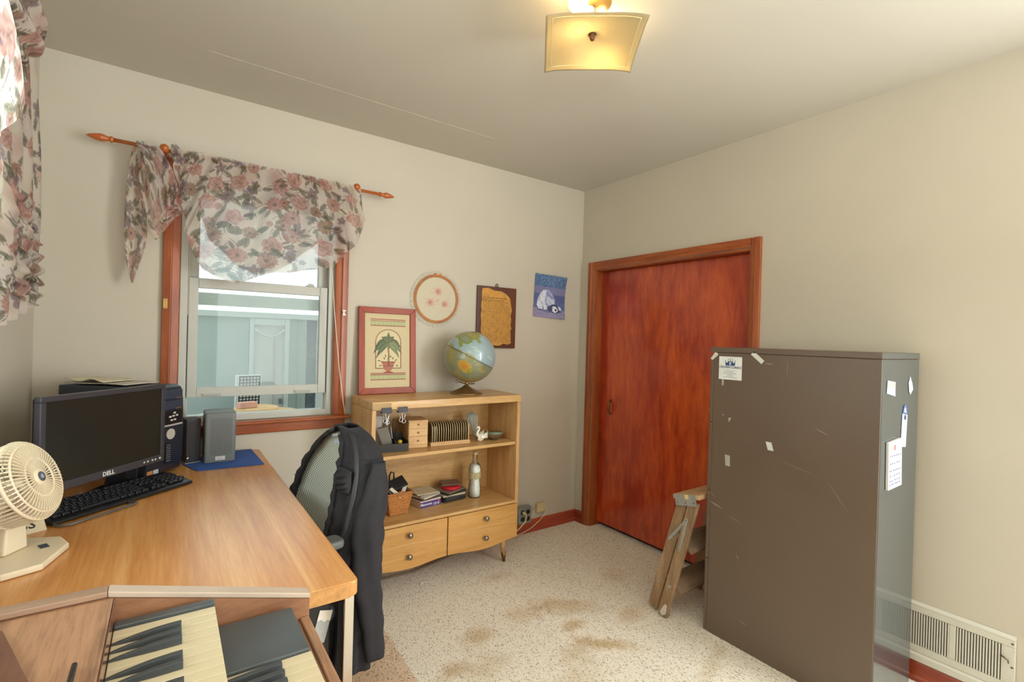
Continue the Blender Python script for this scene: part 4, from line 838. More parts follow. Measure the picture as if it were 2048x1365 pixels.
def hoop():
    c = (-1.190, -.004, 1.560); t = thing('embroidery_hoop', 'round embroidery hoop with pink roses and lace edging on the wall', 'embroidery', c); m = onB(c); r = .143
    n = 220; P = np.zeros((n, 10, 3)); C_ = np.zeros((n, 10, 3))
    for i in range(n):
        a = 2*PI*i/(n-1)
        for j in range(10):
            q = j/9; rr = r+(.024+.004*math.sin(a*30))*q; P[i, j] = m @ Vector((rr*math.cos(a), rr*math.sin(a), .003+.004*q*math.sin(a*44+q)))
            C_[i, j] = lin((232, 224, 206))*(1 if (j % 3 or i % 2) else .86)
    sheet(P, C_, 'lace_edge', vmat('lace', .9, sheer=.35, trans=.2), t)
    ra = Raster(190, 190, (206, 196, 172)); pk, dk = (206, 156, 136), (176, 108, 96)
    rg = np.random.default_rng(2)
    for x, y, k in ((.53, .34, .085), (.36, .58, .085), (.69, .60, .08)):
        for q in range(26): an = rg.uniform(0, 2*PI); d_ = rg.uniform(.05, .19); ra.disc(x+d_*math.cos(an), y+d_*.6*math.sin(an), rg.uniform(.012, .03), [(208, 178, 154), (206, 166, 146), (200, 190, 162)][rg.integers(3)], .35)
        ra.disc(x, y, k, pk, .45); ra.disc(x, y, k*.72, (200, 144, 128), .4); ra.disc(x-.01, y, k*.45, (190, 128, 114), .5); ra.disc(x, y, k*.2, dk, .6)
        for an in range(0, 360, 45): ra.line([(x+k*.35*math.cos(R_(an)), y+k*.35*math.sin(R_(an))), (x+k*.7*math.cos(R_(an+60)), y+k*.7*math.sin(R_(an+60)))], .01, (186, 124, 112), .35)
    for q in range(40): x, y = rg.uniform(.2, .85), rg.uniform(.42, .70); ra.disc(x, y, rg.uniform(.008, .022), [(206, 162, 146), (198, 150, 134), (196, 182, 150)][rg.integers(3)], .4)
    ra.speckle(.08); print_on(ra, m @ Matrix.Translation((0, 0, .0045)), r*1.98, r*1.98, 'cloth', vmat('linen_print', .85), t)
    # trim the square print to a disc
    o = [k for k in t.children if k.name.startswith('cloth')][0]; bm = bmesh.new(); bm.from_mesh(o.data); bmesh.ops.delete(bm, geom=[v for v in bm.verts if math.hypot(v.co.x, v.co.z) > r*.985], context='VERTS'); bm.to_mesh(o.data); bm.free()
    w_ = wood('hoop_wood', (158, 96, 52), (204, 148, 92), (6, 6, 6), rough=.45)
    for rr, z in ((r, .006), (r-.0085, .006)):
        mb = MB(); mb.tube([m @ Vector((rr*math.cos(a), rr*math.sin(a), z)) for a in np.linspace(0, 2*PI, 73)[:-1]], .0046, 8, closed=True); mb.build('ring', w_, t, smooth=True)
    mb = MB(); mb.box(-.012, .018, r, r+.008, .003, .013, m); mb.tube([m @ Vector(p) for p in ((-.018, r+.005, .008), (.024, r+.005, .008))], .003, 8); mb.build('clamp', M('copper_clamp', (170, 100, 60), .4, metal=.7), t)
hoop()
def plaque():
    x0, x1, z0, z1 = -.907, -.607, 1.270, 1.668; cx, cz = (x0+x1)/2, (z0+z1)/2
    t = thing('text_plaque', 'dark wooden plaque with a ragged gold scroll of small print', 'plaque', (cx, -.001, cz)); m = onB((cx, -.0012, cz))
    mb = MB(); mb.box(-.15, .15, -.199, .199, 0, .017, m); mb.build('board', wood('plaque_wood', (66, 34, 20), (104, 56, 34), (12, 12, 2), rough=.35, coat=.3), t, bevel=.003)
    rg = np.random.default_rng(3); L = [(-.116, .183), (-.07, .188), (-.03, .174), (.03, .172), (.07, .155), (.098, .13)]
    e = [(.112+rg.uniform(-.008, .006), z) for z in np.linspace(.10, -.15, 13)]; b = [(.115, -.165), (.09, -.175), (.05, -.17), (.02, -.184), (-.05, -.178), (-.10, -.17)]; l = [(-.122+rg.uniform(-.003, .004), z) for z in np.linspace(-.15, .16, 14)]
    mb = MB(); mb.prism(L+e+b+l, .0172, .0186, m=m); sc_ = mb.build('scroll', M('gold_paper', (196, 142, 58), .55, var=.14, vscale=40), t)
    ink = M('scroll_ink', (62, 40, 22), .7)
    text('G', .036, ink, t, m @ Matrix.Translation((-.104, .115, .0189)), 'lettering')
    text('O PLACIDLY AMID THE NOISE', .0128, ink, t, m @ Matrix.Translation((-.088, .124, .0189)), 'lettering', align='LEFT', squash=.93)
    text('& haste, & remember what', .0128, ink, t, m @ Matrix.Translation((-.088, .110, .0189)), 'lettering', align='LEFT', squash=1.05)
    mb = MB(); z = .098
    while z > -.160:   # lines of print too small to read: word-shaped strokes
        x = -.112 if z < .099 else -.088
        while x < .100:
            wl = rg.uniform(.006, .024); n = max(1, int(wl/.0042))
            for q in range(n): h = .0026 if rg.random() < .7 else .0042; mb.cbox((min(x+q*.0042, .106), z+h/2-.0013, .0188), (.0028, h, .0004), m)
            x += n*.0042+.0036
        z -= .0107
    mb.build('print_lines', ink, t, kind='stuff')
    mb = MB(); mb.tube([m @ Vector((.0+.009*math.cos(a), .209+.009*math.sin(a), .006)) for a in np.linspace(0, 2*PI, 25)[:-1]], .0022, 6, closed=True); mb.box(-.005, .005, .196, .2005, .004, .012, m); mb.build('hanging_ring', M('dark_ring', (84, 74, 60), .35, metal=.8), t, smooth=True)
plaque()
def poster():
    x0, x1, z0, z1 = -.455, -.160, 1.482, 1.794; cx, cz = (x0+x1)/2, (z0+z1)/2
    t = thing('dog_photo', 'blue toned unframed photo of a lying dog curling off the wall', 'photo', (cx, -.002, cz)); m = onB((cx, -.003, cz)); ra = Raster(150, 160, (92, 104, 150))
    rg = np.random.default_rng(5); ra.rect(0, .28, 1, .52, (120, 122, 160)); ra.rect(0, .45, 1, .62, (84, 96, 144)); ra.rect(0, .78, 1, 1, (146, 140, 172))
    for _ in range(900): x, y = rg.random(), rg.random()**1.2*.28; ra.disc(x, y, .012, [(46, 96, 138), (40, 70, 118), (120, 170, 190), (70, 130, 160)][rg.integers(4)], .85, sy=.6)
    for _ in range(500): x, y = rg.random(), .78+rg.random()*.22; ra.disc(x, y, .012, [(120, 116, 160), (96, 98, 148), (168, 160, 190)][rg.integers(3)], .7, sy=.5)
    for _ in range(120): x, y = .6+rg.random()*.4, .76+rg.random()*.24*rg.random(); ra.disc(x, y, .014, (70, 104, 150), .6, sy=.5)
    wh, sh, dk_ = (214, 220, 232), (150, 162, 200), (70, 80, 132)
    ra.poly([(.10, .66), (.62, .62), (.90, .84), (.60, .88), (.14, .84)], (74, 84, 134), .7)     # shade under the dog
    ra.poly([(.20, .44), (.30, .35), (.44, .34), (.56, .42), (.66, .56), (.64, .70), (.50, .74), (.34, .76), (.18, .76), (.10, .66), (.13, .54)], sh)
    ra.poly([(.20, .46), (.29, .37), (.40, .37), (.37, .48), (.35, .60), (.38, .68), (.28, .72), (.19, .62)], wh); ra.poly([(.13, .60), (.22, .62), (.30, .74), (.28, .81), (.16, .80), (.10, .72)], wh); ra.poly([(.30, .70), (.40, .70), (.44, .80), (.33, .82)], wh)
    ra.poly([(.41, .50), (.56, .50), (.66, .60), (.62, .70), (.48, .71), (.40, .64)], (188, 196, 220)); ra.poly([(.44, .40), (.56, .46), (.62, .56), (.52, .50)], (120, 132, 182))
    for _ in range(170):   # fur strokes
        x, y = rg.uniform(.12, .64), rg.uniform(.38, .78); an = rg.uniform(.6, 1.4); c = ra.a[int(y*160), int(x*150)]
        if c.mean() > .28: ra.line([(x, y), (x+.05*math.cos(an), y+.05*math.sin(an))], .009, [(232, 236, 244), (120, 130, 180), (170, 180, 212)][rg.integers(3)], .6)
    ra.line([(.39, .40), (.46, .50), (.58, .54)], .018, dk_, .8); ra.line([(.22, .62), (.30, .70), (.31, .80)], .014, dk_, .8); ra.line([(.40, .66), (.46, .72), (.46, .80)], .014, dk_, .8)
    ra.poly([(.50, .72), (.58, .67), (.70, .68), (.82, .72), (.88, .80), (.82, .85), (.70, .88), (.58, .86), (.50, .80)], (56, 64, 108)); ra.poly([(.58, .73), (.66, .71), (.74, .74), (.76, .82), (.68, .87), (.59, .84)], (222, 224, 236)); ra.poly([(.76, .70), (.86, .73), (.88, .80), (.80, .80)], (206, 212, 228))
    ra.disc(.69, .80, .030, (22, 24, 40)); ra.disc(.60, .76, .013, (22, 24, 40)); ra.disc(.72, .745, .012, (22, 24, 40)); ra.line([(.50, .72), (.47, .79), (.52, .84)], .03, (40, 46, 84))
    ra.speckle(.16)
    print_on(ra, m @ Matrix.Rotation(R_(-2.5), 4, 'Z'), .278, .300, 'print', vmat('flat_print'), t, bulge=lambda a, b: .002+.016*max(0, b*2-.2)*0+.014*abs(b*2)**2*(.6+a)+.004*math.sin(a*6))
    o = t.children[0]; md = o.modifiers.new('paper', 'SOLIDIFY'); md.thickness = .0008
    mb = MB(); mb.lathe([(.006, 0), (.006, .002), (.003, .004), (.0, .005)], 10, m @ Matrix.Translation((.015, -.146, .004))); mb.build('pin', M('pin_tan', (200, 170, 120), .5), t, smooth=True)
poster()

# ---------------------------------------------------------------- bookcase
m_oak = wood('blond_oak', (172, 128, 72), (222, 184, 126), (2.2, 16, 16), rough=.42, bump=.03, mid=(200, 158, 100), coat=.15)
m_oakz = wood('blond_oak_upright', (174, 128, 76), (224, 184, 130), (16, 16, 2.2), rough=.42, bump=.03, mid=(204, 160, 106), coat=.15)
m_oakd = wood('blond_oak_drawer', (178, 126, 64), (216, 170, 104), (2.2, 16, 30), rough=.38, bump=.02, mid=(200, 150, 84), coat=.2)
m_groove = M('pale_groove', (214, 184, 140), .6); m_knob = M('pewter_knob', (150, 142, 128), .32, metal=.9)
BX0, BX1, BYB, BYF, BT = -1.692, -.800, -.040, -.362, 1.006
bk = thing('bookcase', 'blond wood bookcase with two open shelves over wavy drawers on splayed legs', 'bookcase', (-1.246, -.2, 0))
mb = MB(); mb.box(BX0, BX1, BYF-.006, BYB, BT-.040, BT); mb.build('top_board', m_oak, bk, bevel=.003)
for x0, x1 in ((BX0, BX0+.022), (BX1-.022, BX1)): MB().box(x0, x1, BYF, BYB, .168, BT-.0405).build('side_panel', m_oakz, bk, bevel=.002)
MB().box(BX0+.0225, BX1-.0225, BYB-.008, BYB, .17, BT-.041).build('back_panel', m_oak, bk)
sx0, sx1 = BX0+.0228, BX1-.0228; n = 24
def board(name, z0, z1, bow, yf): 
    pl = [(sx0, BYB-.009), (sx0, yf)]+[(sx0+(sx1-sx0)*t, yf-bow*math.sin(PI*t)) for t in np.linspace(0, 1, n)[1:-1]]+[(sx1, yf), (sx1, BYB-.009)]
    mb = MB(); mb.prism(pl, z0, z1); return mb.build(name, m_oak, bk, bevel=.002)
board('shelf', .712, .730, .0, BYF+.012); board('deck', .372, .388, .0, BYF-.004); board('bottom_panel', .185, .197, 0, BYF+.01)
def wave_panel(x0, x1):
    xs = np.linspace(x0, x1, 26); mid = -1.2675
    bot = lambda x: .158+.010*math.cos((x-mid)*2*PI/.46)+.006*abs(x-mid)/.42
    gr = lambda x: .2725-.006*math.cos((x-mid)*2*PI/.46)
    mb = MB(); mb.prism([(x, bot(x)) for x in xs]+[(x1, .3705), (x0, .3705)], BYF-.014, BYF-.001, 'y'); d = mb.build('drawer_front', m_oakd, bk, bevel=.002)
    mb = MB(); mb.tube([(x, BYF-.0142, gr(x)) for x in xs[1:-1]], .0013, 5); mb.build('groove_line', m_groove, d, smooth=True)
    return d
for x0, x1, kx in ((BX0+.004, -1.2705, -1.488), (-1.2645, BX1-.010, -1.033)):
    d = wave_panel(x0, x1)
    for z in (.327, .218):
        mb = MB(); mb.lathe([(.006, 0), (.005, .008), (.012, .013), (.0145, .019), (.012, .025), (.0, .027)], 18, frame((kx, BYF-.0145, z), (1,0,0), (0,0,1), (0,-1,0))); mb.build('knob', m_knob, d, smooth=True)
m_leg = M('pale_leg', (206, 164, 116), .45)
for x, y, dx, dy in ((-.875, -.315, .04, -.0), (-1.615, -.315, -.04, -.0), (-.875, -.09, .04, .03), (-1.615, -.09, -.04, .03)):
    p0 = Vector((x, y, .184)); p1 = Vector((x+dx, y+dy+(.03 if y < -.2 else -.01), .002)); q = p0.lerp(p1, .66)
    mb = MB(); mb.tube([p0, q], [.020, .0135], 14); l = mb.build('leg', m_leg, bk, smooth=True)
    mb = MB(); mb.tube([q, p1], [.0142, .009], 14); mb.build('ferrule', m_dkbrass, l, smooth=True)
mb = MB(); mb.box(BX0+.004, BX0+.095, BYF-.0072, BYF-.0062, BT-.038, BT-.006); mb.build('tape_patch', M('tan_tape', (178, 146, 100), .6), bk, label='strip of dull tape')
# binder clips on the top board
clip_lab = ['left of the two black binder clips hanging on the bookcase top', 'right of the two black binder clips hanging on the bookcase top']
for i, x in enumerate((-1.622, -1.538)):
    y = BYF-.0075; t = thing('binder_clip', clip_lab[i], 'clip', (x, y, .968), 0, 'binder clips on the bookcase edge')
    mb = MB(); mb.prism([(-.0006, .965), (-.004, .968), (-.012, .945), (-.012, .941), (.020, .941), (.020, .945), (.0155, .945), (.0125, .9455), (-.0075, .9455)], x-.025, x+.025, 'x', Matrix.Translation((0, y, 0))); mb.v = [(a, b, c+.010) for a, b, c in mb.v]; mb.build('jaw', M('clip_black', (30, 31, 34), .35), t)
    for k, yy in ((0, -.014), (1, .021)):
        mb = MB(); mb.tube([(x-.013, y-.005 if k == 0 else y+.017, .974 if k == 0 else .952), (x-.007, y+yy, .935), (x-.003, y+yy-.003, .918), (x-.010, y+yy-.004, .908), (x-.006, y+yy-.005, .900), (x+.006, y+yy-.005, .900), (x+.010, y+yy-.004, .908), (x+.003, y+yy-.003, .918), (x+.007, y+yy, .935), (x+.013, y-.005 if k == 0 else y+.017, .974 if k == 0 else .952)], .0016, 6); mb.build('wire_handle', m_steel, t, smooth=True)

# ---------------------------------------------------------------- globe
gl = thing('globe', 'large blue green desk globe on a brass foot on the bookcase', 'globe', (-1.075, -.195, BT+.0008)); gc = Vector((-1.054, -.192, 1.221)); gr_ = .151
vw = (gc-Vector((-2.5083, -2.6785, 1.3346))).normalized(); rt = vw.cross(Vector((0,0,1))).normalized(); upv = rt.cross(vw)
nrt = (upv*math.cos(R_(26))+rt*math.sin(R_(26)))
NU, NV = 260, 150; D = np.zeros((NU, NV, 3)); ax = np.array(nrt); e1_ = np.array((-vw-nrt*(-vw).dot(nrt)).normalized()); e2_ = np.cross(ax, e1_)
lon = np.linspace(-PI, PI, NU)[:, None, None]; lat = np.linspace(-PI/2, PI/2, NV)[None, :, None]
D = np.cos(lat)*(np.cos(lon)*e1_+np.sin(lon)*e2_)+np.sin(lat)*ax
col = np.zeros(D.shape); la = lat[..., 0]+0*lon[..., 0]; sea_n, sea_s = lin((150, 172, 176)), lin((132, 138, 110))
col[:] = sea_s; col[la > 0] = sea_n
rx = D @ np.array(rt); uy = D @ np.array(upv); fz = D @ np.array(-vw); rg = np.random.default_rng(9)
nz = sum(np.sin(D @ rg.normal(0, f, 3)+rg.uniform(0, 6))*a for f, a in ((6, .35), (11, .3), (19, .2), (33, .18), (52, .12)))
def land(cx, cy, sx, sy, rot, c0, c1, back=False, thr=1.):
    x, y = rx-cx, uy-cy; c, s_ = math.cos(rot), math.sin(rot); q = np.hypot((x*c+y*s_)/sx, (-x*s_+y*c)/sy)+nz*.28; m_ = (q < thr)&((fz < 0) if back else (fz > -.1)); t = np.clip(q/thr, 0, 1)[..., None]; col[m_] = (lin(c0)*(1-t)+lin(c1)*t)[m_]
shl = (la < 0)&(nz > .42); col[shl] = lin((158, 150, 96)); shn = (la > 0)&(nz > .55); col[shn] = lin((172, 188, 184))
land(-.10, .80, .58, .17, .05, (190, 150, 84), (126, 142, 62)); land(-.22, .66, .30, .20, -.2, (140, 146, 132), (120, 138, 58)); land(-.36, .50, .09, .16, .2, (150, 140, 66), (128, 146, 70)); land(.12, .74, .12, .12, .4, (176, 140, 80), (126, 142, 66)); land(.30, .62, .05, .12, .7, (150, 150, 100), (120, 140, 80))
land(-.34, .17, .22, .05, -.5, (170, 150, 84), (142, 146, 80)); land(-.02, .02, .20, .07, -.55, (176, 146, 82), (140, 140, 80)); land(.16, -.06, .12, .05, -.5, (186, 150, 84), (150, 146, 84))
land(-.17, -.34, .30, .19, -.62, (196, 122, 58), (186, 160, 64)); land(.02, -.52, .10, .10, 0, (176, 150, 60), (136, 142, 56)); land(-.72, .1, .16, .4, .2, (168, 152, 92), (138, 142, 92)); land(.50, -.42, .05, .12, -.6, (150, 120, 60), (130, 130, 70)); land(-.15, -.90, .5, .07, 0, (176, 150, 90), (160, 140, 80))
land(.1, .3, .5, .4, .3, (180, 140, 80), (120, 140, 70), True); land(.2, -.4, .3, .4, .3, (150, 150, 80), (120, 140, 70), True)
eq = np.abs(la) < .014; col[eq] = lin((92, 92, 74))
for q in range(-5, 6):
    if q: col[np.abs(la-q*PI/12*1.0) < .004] *= .88
for q in range(24): col[np.abs(((lon[..., 0]+0*la)-q*PI/12+PI) % (2*PI)-PI) < .004/np.maximum(np.cos(la), .15)] *= .92
P = np.array(gc)+gr_*D
m_globe = vmat('printed_globe', .30, coat=.5)
sheet(P, col, 'sphere', m_globe, gl)
mb = MB(); b0 = Vector((-1.075, -.195, BT+.0008)); mb.lathe([(.093, 0), (.095, .003), (.088, .008), (.060, .020), (.030, .034), (.016, .044), (.011, .050), (.0, .050)], 40, Matrix.Translation(b0)); mb.build('foot', M('bronze_foot', (146, 116, 74), .35, metal=.75), gl, smooth=True)
mb = MB(); mb.tube([b0+Vector((.002, 0, .0495)), b0+Vector((.004, 0, .069))], .009, 14); mb.build('stem', m_brass, gl, smooth=True)
arc = [gc+(upv*math.sin(a)+rt*math.cos(a))*(gr_+.008)+Vector((0,0,0)) for a in np.linspace(R_(-90-30), R_(-78), 14)]
mb = MB(); mb.tube(arc, .0035, 8); mb.build('cradle_arm', m_dkbrass, gl, smooth=True)
mb = MB(); p = gc-nrt*(gr_+.004); mb.tube([p, p-nrt*.014], .006, 10); mb.build('pole_nut', m_steel, gl, smooth=True); mb = MB(); p = gc+nrt*(gr_-.001); mb.tube([p, p+nrt*.008], .004, 10); mb.build('pole_nut', m_brass, gl, smooth=True)

# ---------------------------------------------------------------- things on the upper shelf (z = .730) 
S1, S2 = .7308, .3888
to = thing('desk_organizer', 'black plastic desk tray holding cards and pens at the shelf left end', 'organizer', (-1.552, -.20, S1), R_(-8))
mb = MB(True)
for b in ((-.10, .10, -.07, .07, 0, .004), (-.10, .10, -.07, -.067, .004, .04), (-.10, .10, .067, .07, .004, .075), (-.10, -.097, -.067, .067, .004, .06), (.097, .10, -.067, .067, .004, .05), (.03, .033, -.067, .067, .004, .055)): mb.box(*b)
mb.build('tray', M('tray_black', (40, 38, 34), .45), to)
def lean(name, c, ex, ez, wd, hg, th, mat, lab, cat, grp=None):
    ex = Vector(ex).normalized(); ez = Vector(ez).normalized(); ez = (ez-ex*ez.dot(ex)).normalized(); o = MB().cbox((0, 0, hg/2), (wd, th, hg), frame(c, ex, ez.cross(ex), ez)).build(name, mat, bevel=.001, seg=1); return tag(o, lab, cat, grp)
lean('calendar_card', (-1.600, -.165, S1+.006), (.97, -.1, 0), (-.05, .15, 1), .105, .165, .003, M('card_print', (190, 182, 168), .6, var=.16, vscale=70), 'grey printed card standing at the back of the black desk tray', 'card')
lean('envelope', (-1.585, -.150, S1+.006), (.97, -.1, .06), (-.1, .1, 1), .09, .19, .002, M('envelope_tan', (150, 128, 108), .7), 'brownish envelope standing behind the grey printed card', 'envelope')
tdm = lean('tape_dispenser', (-1.545, -.215, S1+.007), (.80, -.45, .25), (-.35, -.1, 1), .052, .125, .022, M('dispenser_grey', (142, 138, 130), .4), 'flat grey dispenser box leaning in the front of the black desk tray', 'dispenser')
for i, (x, y, dx, l, c, lb) in enumerate(((-1.503, -.175, .0, .155, (44, 44, 46), 'black pen standing in the black desk tray'), (-1.493, -.17, .012, .145, (58, 48, 40), 'dark brown pen standing in the black desk tray'), (-1.512, -.195, -.012, .12, (150, 150, 150), 'grey pencil standing in the black desk tray'))):
    mb = MB(); mb.tube([(x, y, S1+.006), (x+dx, y+.012, S1+l-.012), (x+dx*1.1, y+.0135, S1+l)], [.0038, .0038, .001], 8); tag(mb.build('pen', M('pen_%d' % i, c, .35), smooth=True), lb, 'pen')
mb = MB(); mb.tube([(-1.540, -.18, S1+.006), (-1.548, -.17, S1+.10), (-1.536, -.165, S1+.17), (-1.530, -.165, S1+.20)], [.011, .013, .010, .004], 10); tag(mb.build('staple_remover', M('chrome_grip', (150, 152, 150), .3, metal=.5), smooth=True), 'tall curved grey gripper standing in the middle of the black tray', 'gripper')
mb = MB(); mb.lathe([(.004, 0), (.011, .004), (.013, .012), (.009, .020), (0, .022)], 14, Matrix.Translation((-1.492, -.235, S1+.0305))); mb.box(-1.505, -1.479, -.245, -.225, S1+.0045, S1+.031); tag(mb.build('glue_bottle', M('yellow_cap', (206, 170, 48), .4), smooth=False), 'small yellow capped bottle in the black tray', 'bottle')

md = thing('mini_drawers', 'small pale wood chest of three tiny drawers on the upper shelf', 'mini chest', (-1.384, -.18, S1), R_(-9))
mb = MB(True); mb.box(-.054, .054, -.066, .066, 0, .150); m_md = wood('pale_pine', (190, 146, 94), (226, 188, 136), (3, 20, 20), rough=.5, bump=.02); mb.build('case', m_md, md, bevel=.002)
for i in range(3):
    mb = MB(True); z0 = .020+i*.0435; mb.box(-.051, .051, -.0705, -.0665, z0, z0+.0415); d = mb.build('drawer', m_md, md, bevel=.0012)
    mb = MB(True); mb.lathe([(.0028, 0), (.005, .003), (.0048, .006), (0, .007)], 12, frame((0, -.0706, z0+.021), (1,0,0), (0,0,1), (0,-1,0))); mb.build('knob', M('bead_knob', (150, 112, 76), .4), d, smooth=True)
rk = thing('disc_rack', 'wooden based rack with a row of tall wire dividers on the upper shelf', 'rack', (-1.196, -.208, S1), R_(-5))
mb = MB(True); mb.box(-.118, .118, -.050, -.036, 0, .020); mb.box(-.118, .118, .046, .060, 0, .020); mb.box(-.118, -.106, -.036, .046, 0, .012); mb.box(.106, .118, -.036, .046, 0, .012); mb.build('base', m_md, rk, bevel=.001)
mb = MB(True)
for i in range(17): mb.lathe([(.0022, 0), (.0022, .0006)], 8, frame((-.108+i*.0135, -.0502, .010), (1,0,0), (0,0,1), (0,-1,0)))
mb.build('peg_holes', M('hole_dark', (96, 62, 36), .7), rk, kind='stuff')
dv0 = None; arch_ = [(-.043, .0205), (-.043, .08), (-.036, .112), (-.018, .124), (.030, .124), (.046, .112), (.053, .09), (.053, .0205)]
for i in range(17):
    x = -.108+i*.0135
    if dv0 is None:
        mb = MB(True); mb.tube([(0, a, b) for a, b in arch_], .0024, 6); dv0 = mb.build('divider', M('bronze_wire', (206, 182, 136), .4, metal=.2), rk, smooth=True); dv0.location = (x, 0, 0)
        mb = MB(True); mb.prism(arch_, -.0007, .0007, 'x'); wb = mb.build('web', M('divider_web', (96, 84, 56), .5, metal=.2), dv0)
    else: c_ = copy_part(dv0, rk, (x, 0, 0)); copy_part(wb, c_)
mb = MB(True); mb.box(.1105, .114, -.045, .055, .0205, .115); mb.build('end_board', m_md, rk, bevel=.001)
dmat = rmat(rk)
for i, (sl, c, lb) in enumerate(((1, (70, 62, 48), 'dark disc case in the wire rack nearest the tiny drawers'), (2, (128, 116, 92), 'pale olive disc case second from the tiny drawers in the wire rack'))):
    mb = MB(); mb.box(-.108+sl*.0135-.0112, -.108+sl*.0135-.0024, -.036, .044, .0205, .106, dmat); tag(mb.build('disc_case', M('case_%d' % i, c, .35), bevel=.001, seg=1), lb, 'disc case', 'disc cases in the wire rack')

# glass goblet leaning in the corner, swan, bowl
gb = thing('glass_vase', 'streaky clear glass vase leaning over behind the white swan', 'vase', (-1.00, -.16, S1))
gd = Vector((-.40, -.12, 1)).normalized(); gx = gd.orthogonal().normalized(); gm = frame((-.973, -.150, S1+.022), gx, gd.cross(gx), gd)
mb = MB(); mb.lathe([(.020, 0), (.022, .004), (.020, .012), (.018, .035), (.020, .060), (.028, .085), (.033, .105), (.031, .125), (.020, .140), (.0, .144)], 24, gm); mb.build('body', pane('swirl_glass', (.82, .86, .86), rough=.08, haze=.55), gb, smooth=True)
mb = MB()
for i in range(9):
    a0 = 2*PI*i/9; mb.tube([gm @ Vector((r*math.cos(a0+z*6), r*math.sin(a0+z*6), z)) for r, z in ((.0195, .03), (.021, .06), (.0288, .085), (.0336, .104), (.0316, .124))], .0012, 5)
mb.build('white_streaks', M('milk_streak', (226, 232, 230), .4), gb, smooth=True, kind='stuff')
sw = thing('swan_figurine', 'little white porcelain swan on the upper shelf', 'figurine', (-1.005, -.255, S1), R_(10))
m_sw = M('porcelain', (228, 222, 204), .25, coat=.3)
P = []
for t in np.linspace(0, 1, 14):
    rr = .026*math.sin(PI*min(1, t*.92+.08))**.7; P.append([( -.026+.06*t, rr*math.cos(a)*.8, max(.0005, .022+rr*math.sin(a)*.95+(.020*t**3))) for a in np.linspace(0, 2*PI, 17)[:-1]])
mb = MB(True); mb.grid(P, cv=True); mb.build('body', m_sw, sw, smooth=True)
mb = MB(True); mb.tube([(-.016, 0, .030), (-.026, 0, .045), (-.022, 0, .060), (-.012, 0, .070), (-.010, 0, .080), (-.018, 0, .086), (-.027, 0, .082), (-.034, 0, .076)], [.011, .010, .008, .0065, .006, .0065, .0055, .002], 10); mb.build('neck', m_sw, sw, smooth=True)
for s in (-1, 1):
    P = np.zeros((8, 8, 3))
    for i in range(8):
        for j in range(8): a, b = i/7, j/7; P[i, j] = (-.012+.052*a, s*(.020+.006*math.sin(PI*a)-.004*b), .020+.036*b*(.4+.6*a)+.004*math.sin(a*14)*b)
    mb = MB(True); mb.grid(P); mb.build('wing', m_sw, sw, smooth=True, solid=.003, recalc=False)
bo = thing('glazed_bowl', 'small green and brown glazed bowl beside the white swan', 'bowl', (-.905, -.245, S1))
prof = [(.0, .0005), (.024, .0005), (.026, .004), (.040, .012), (.053, .026), (.059, .040)]; inn = [(.057, .042), (.050, .030), (.036, .016), (.0, .010)]
mb = MB(True); mb.lathe(prof+[(.058, .0425)], 32); mb.build('outside', M('glaze_brown', (104, 84, 62), .25, var=.25, vscale=40, coat=.5), bo, smooth=True); mb = MB(True); mb.lathe([(.058, .043)]+inn, 32); mb.build('inside', M('glaze_green', (122, 150, 126), .22, var=.2, vscale=60, coat=.6), bo, smooth=True)

# ---------------------------------------------------------------- things on the lower deck (z = .388)
ba = thing('wicker_basket', 'square tan wicker basket full of small junk on the lower shelf', 'basket', (-1.495, -.165, S2))
m_wk = M('wicker', (190, 126, 62), .6, var=.22, vscale=70); m_wkd = M('wicker_rim', (168, 108, 54), .6, var=.2, vscale=70)
def bk_ring(z):
    t = (z)/.118; w0, d0 = .046+.022*t, .084+.020*t; return w0, d0
def bk_pt(s, z, off):   # s in 0..4 around
    w0, d0 = bk_ring(z); k = int(s) % 4; f = s-int(s); c = [(-w0,-d0), (w0,-d0), (w0,d0), (-w0,d0)]; a, b = c[k], c[(k+1) % 4]; n_ = [(0,-1), (1,0), (0,1), (-1,0)][k]; return (a[0]+(b[0]-a[0])*f+n_[0]*off, a[1]+(b[1]-a[1])*f+n_[1]*off, z)
rows_ = 15
for r in range(rows_):   # each woven strand goes round the basket
    z = .006+r*.0073; S = np.linspace(0, 4, 97)[:-1]
    mb = MB(True); pts = [Vector(bk_pt(s, z, .0016*math.sin(s*PI*6+(r % 2)*PI))) for s in S]; mb.tube(pts, .0036, 5, closed=True); mb.build('strand', m_wk, ba, smooth=True)
mb = MB(True); mb.tube([bk_pt(s, .117, .001) for s in np.linspace(0, 4, 61)[:-1]], .0062, 7, closed=True); mb.build('rim', m_wkd, ba, smooth=True)
mb = MB(True)
for s in np.linspace(0, 4, 25)[:-1]: mb.tube([bk_pt(s+.02, .002, -.001), bk_pt(s+.02, .115, -.001)], .0026, 5)
mb.build('stakes', m_wkd, ba, smooth=True, kind='stuff'); MB(True).box(-.044, .044, -.082, .082, .0006, .006).build('bottom', m_wk, ba)
MB(True).box(-.058, .058, -.094, .094, .070, .074).build('liner', M('liner_dark', (52, 48, 44), .8), ba)
bz = S2+.0745; bx, by = -1.495, -.165
def junk(name, c, sz, rot, mat, lab, cat, bev=.003):
    m = Matrix.Translation((bx+c[0], by+c[1], bz+c[2])) @ Matrix.Rotation(R_(rot[2]), 4, 'Z') @ Matrix.Rotation(R_(rot[0]), 4, 'X') @ Matrix.Rotation(R_(rot[1]), 4, 'Y'); return tag(MB().cbox((0,0,0), sz, m).build(name, mat, bevel=bev), lab, cat)
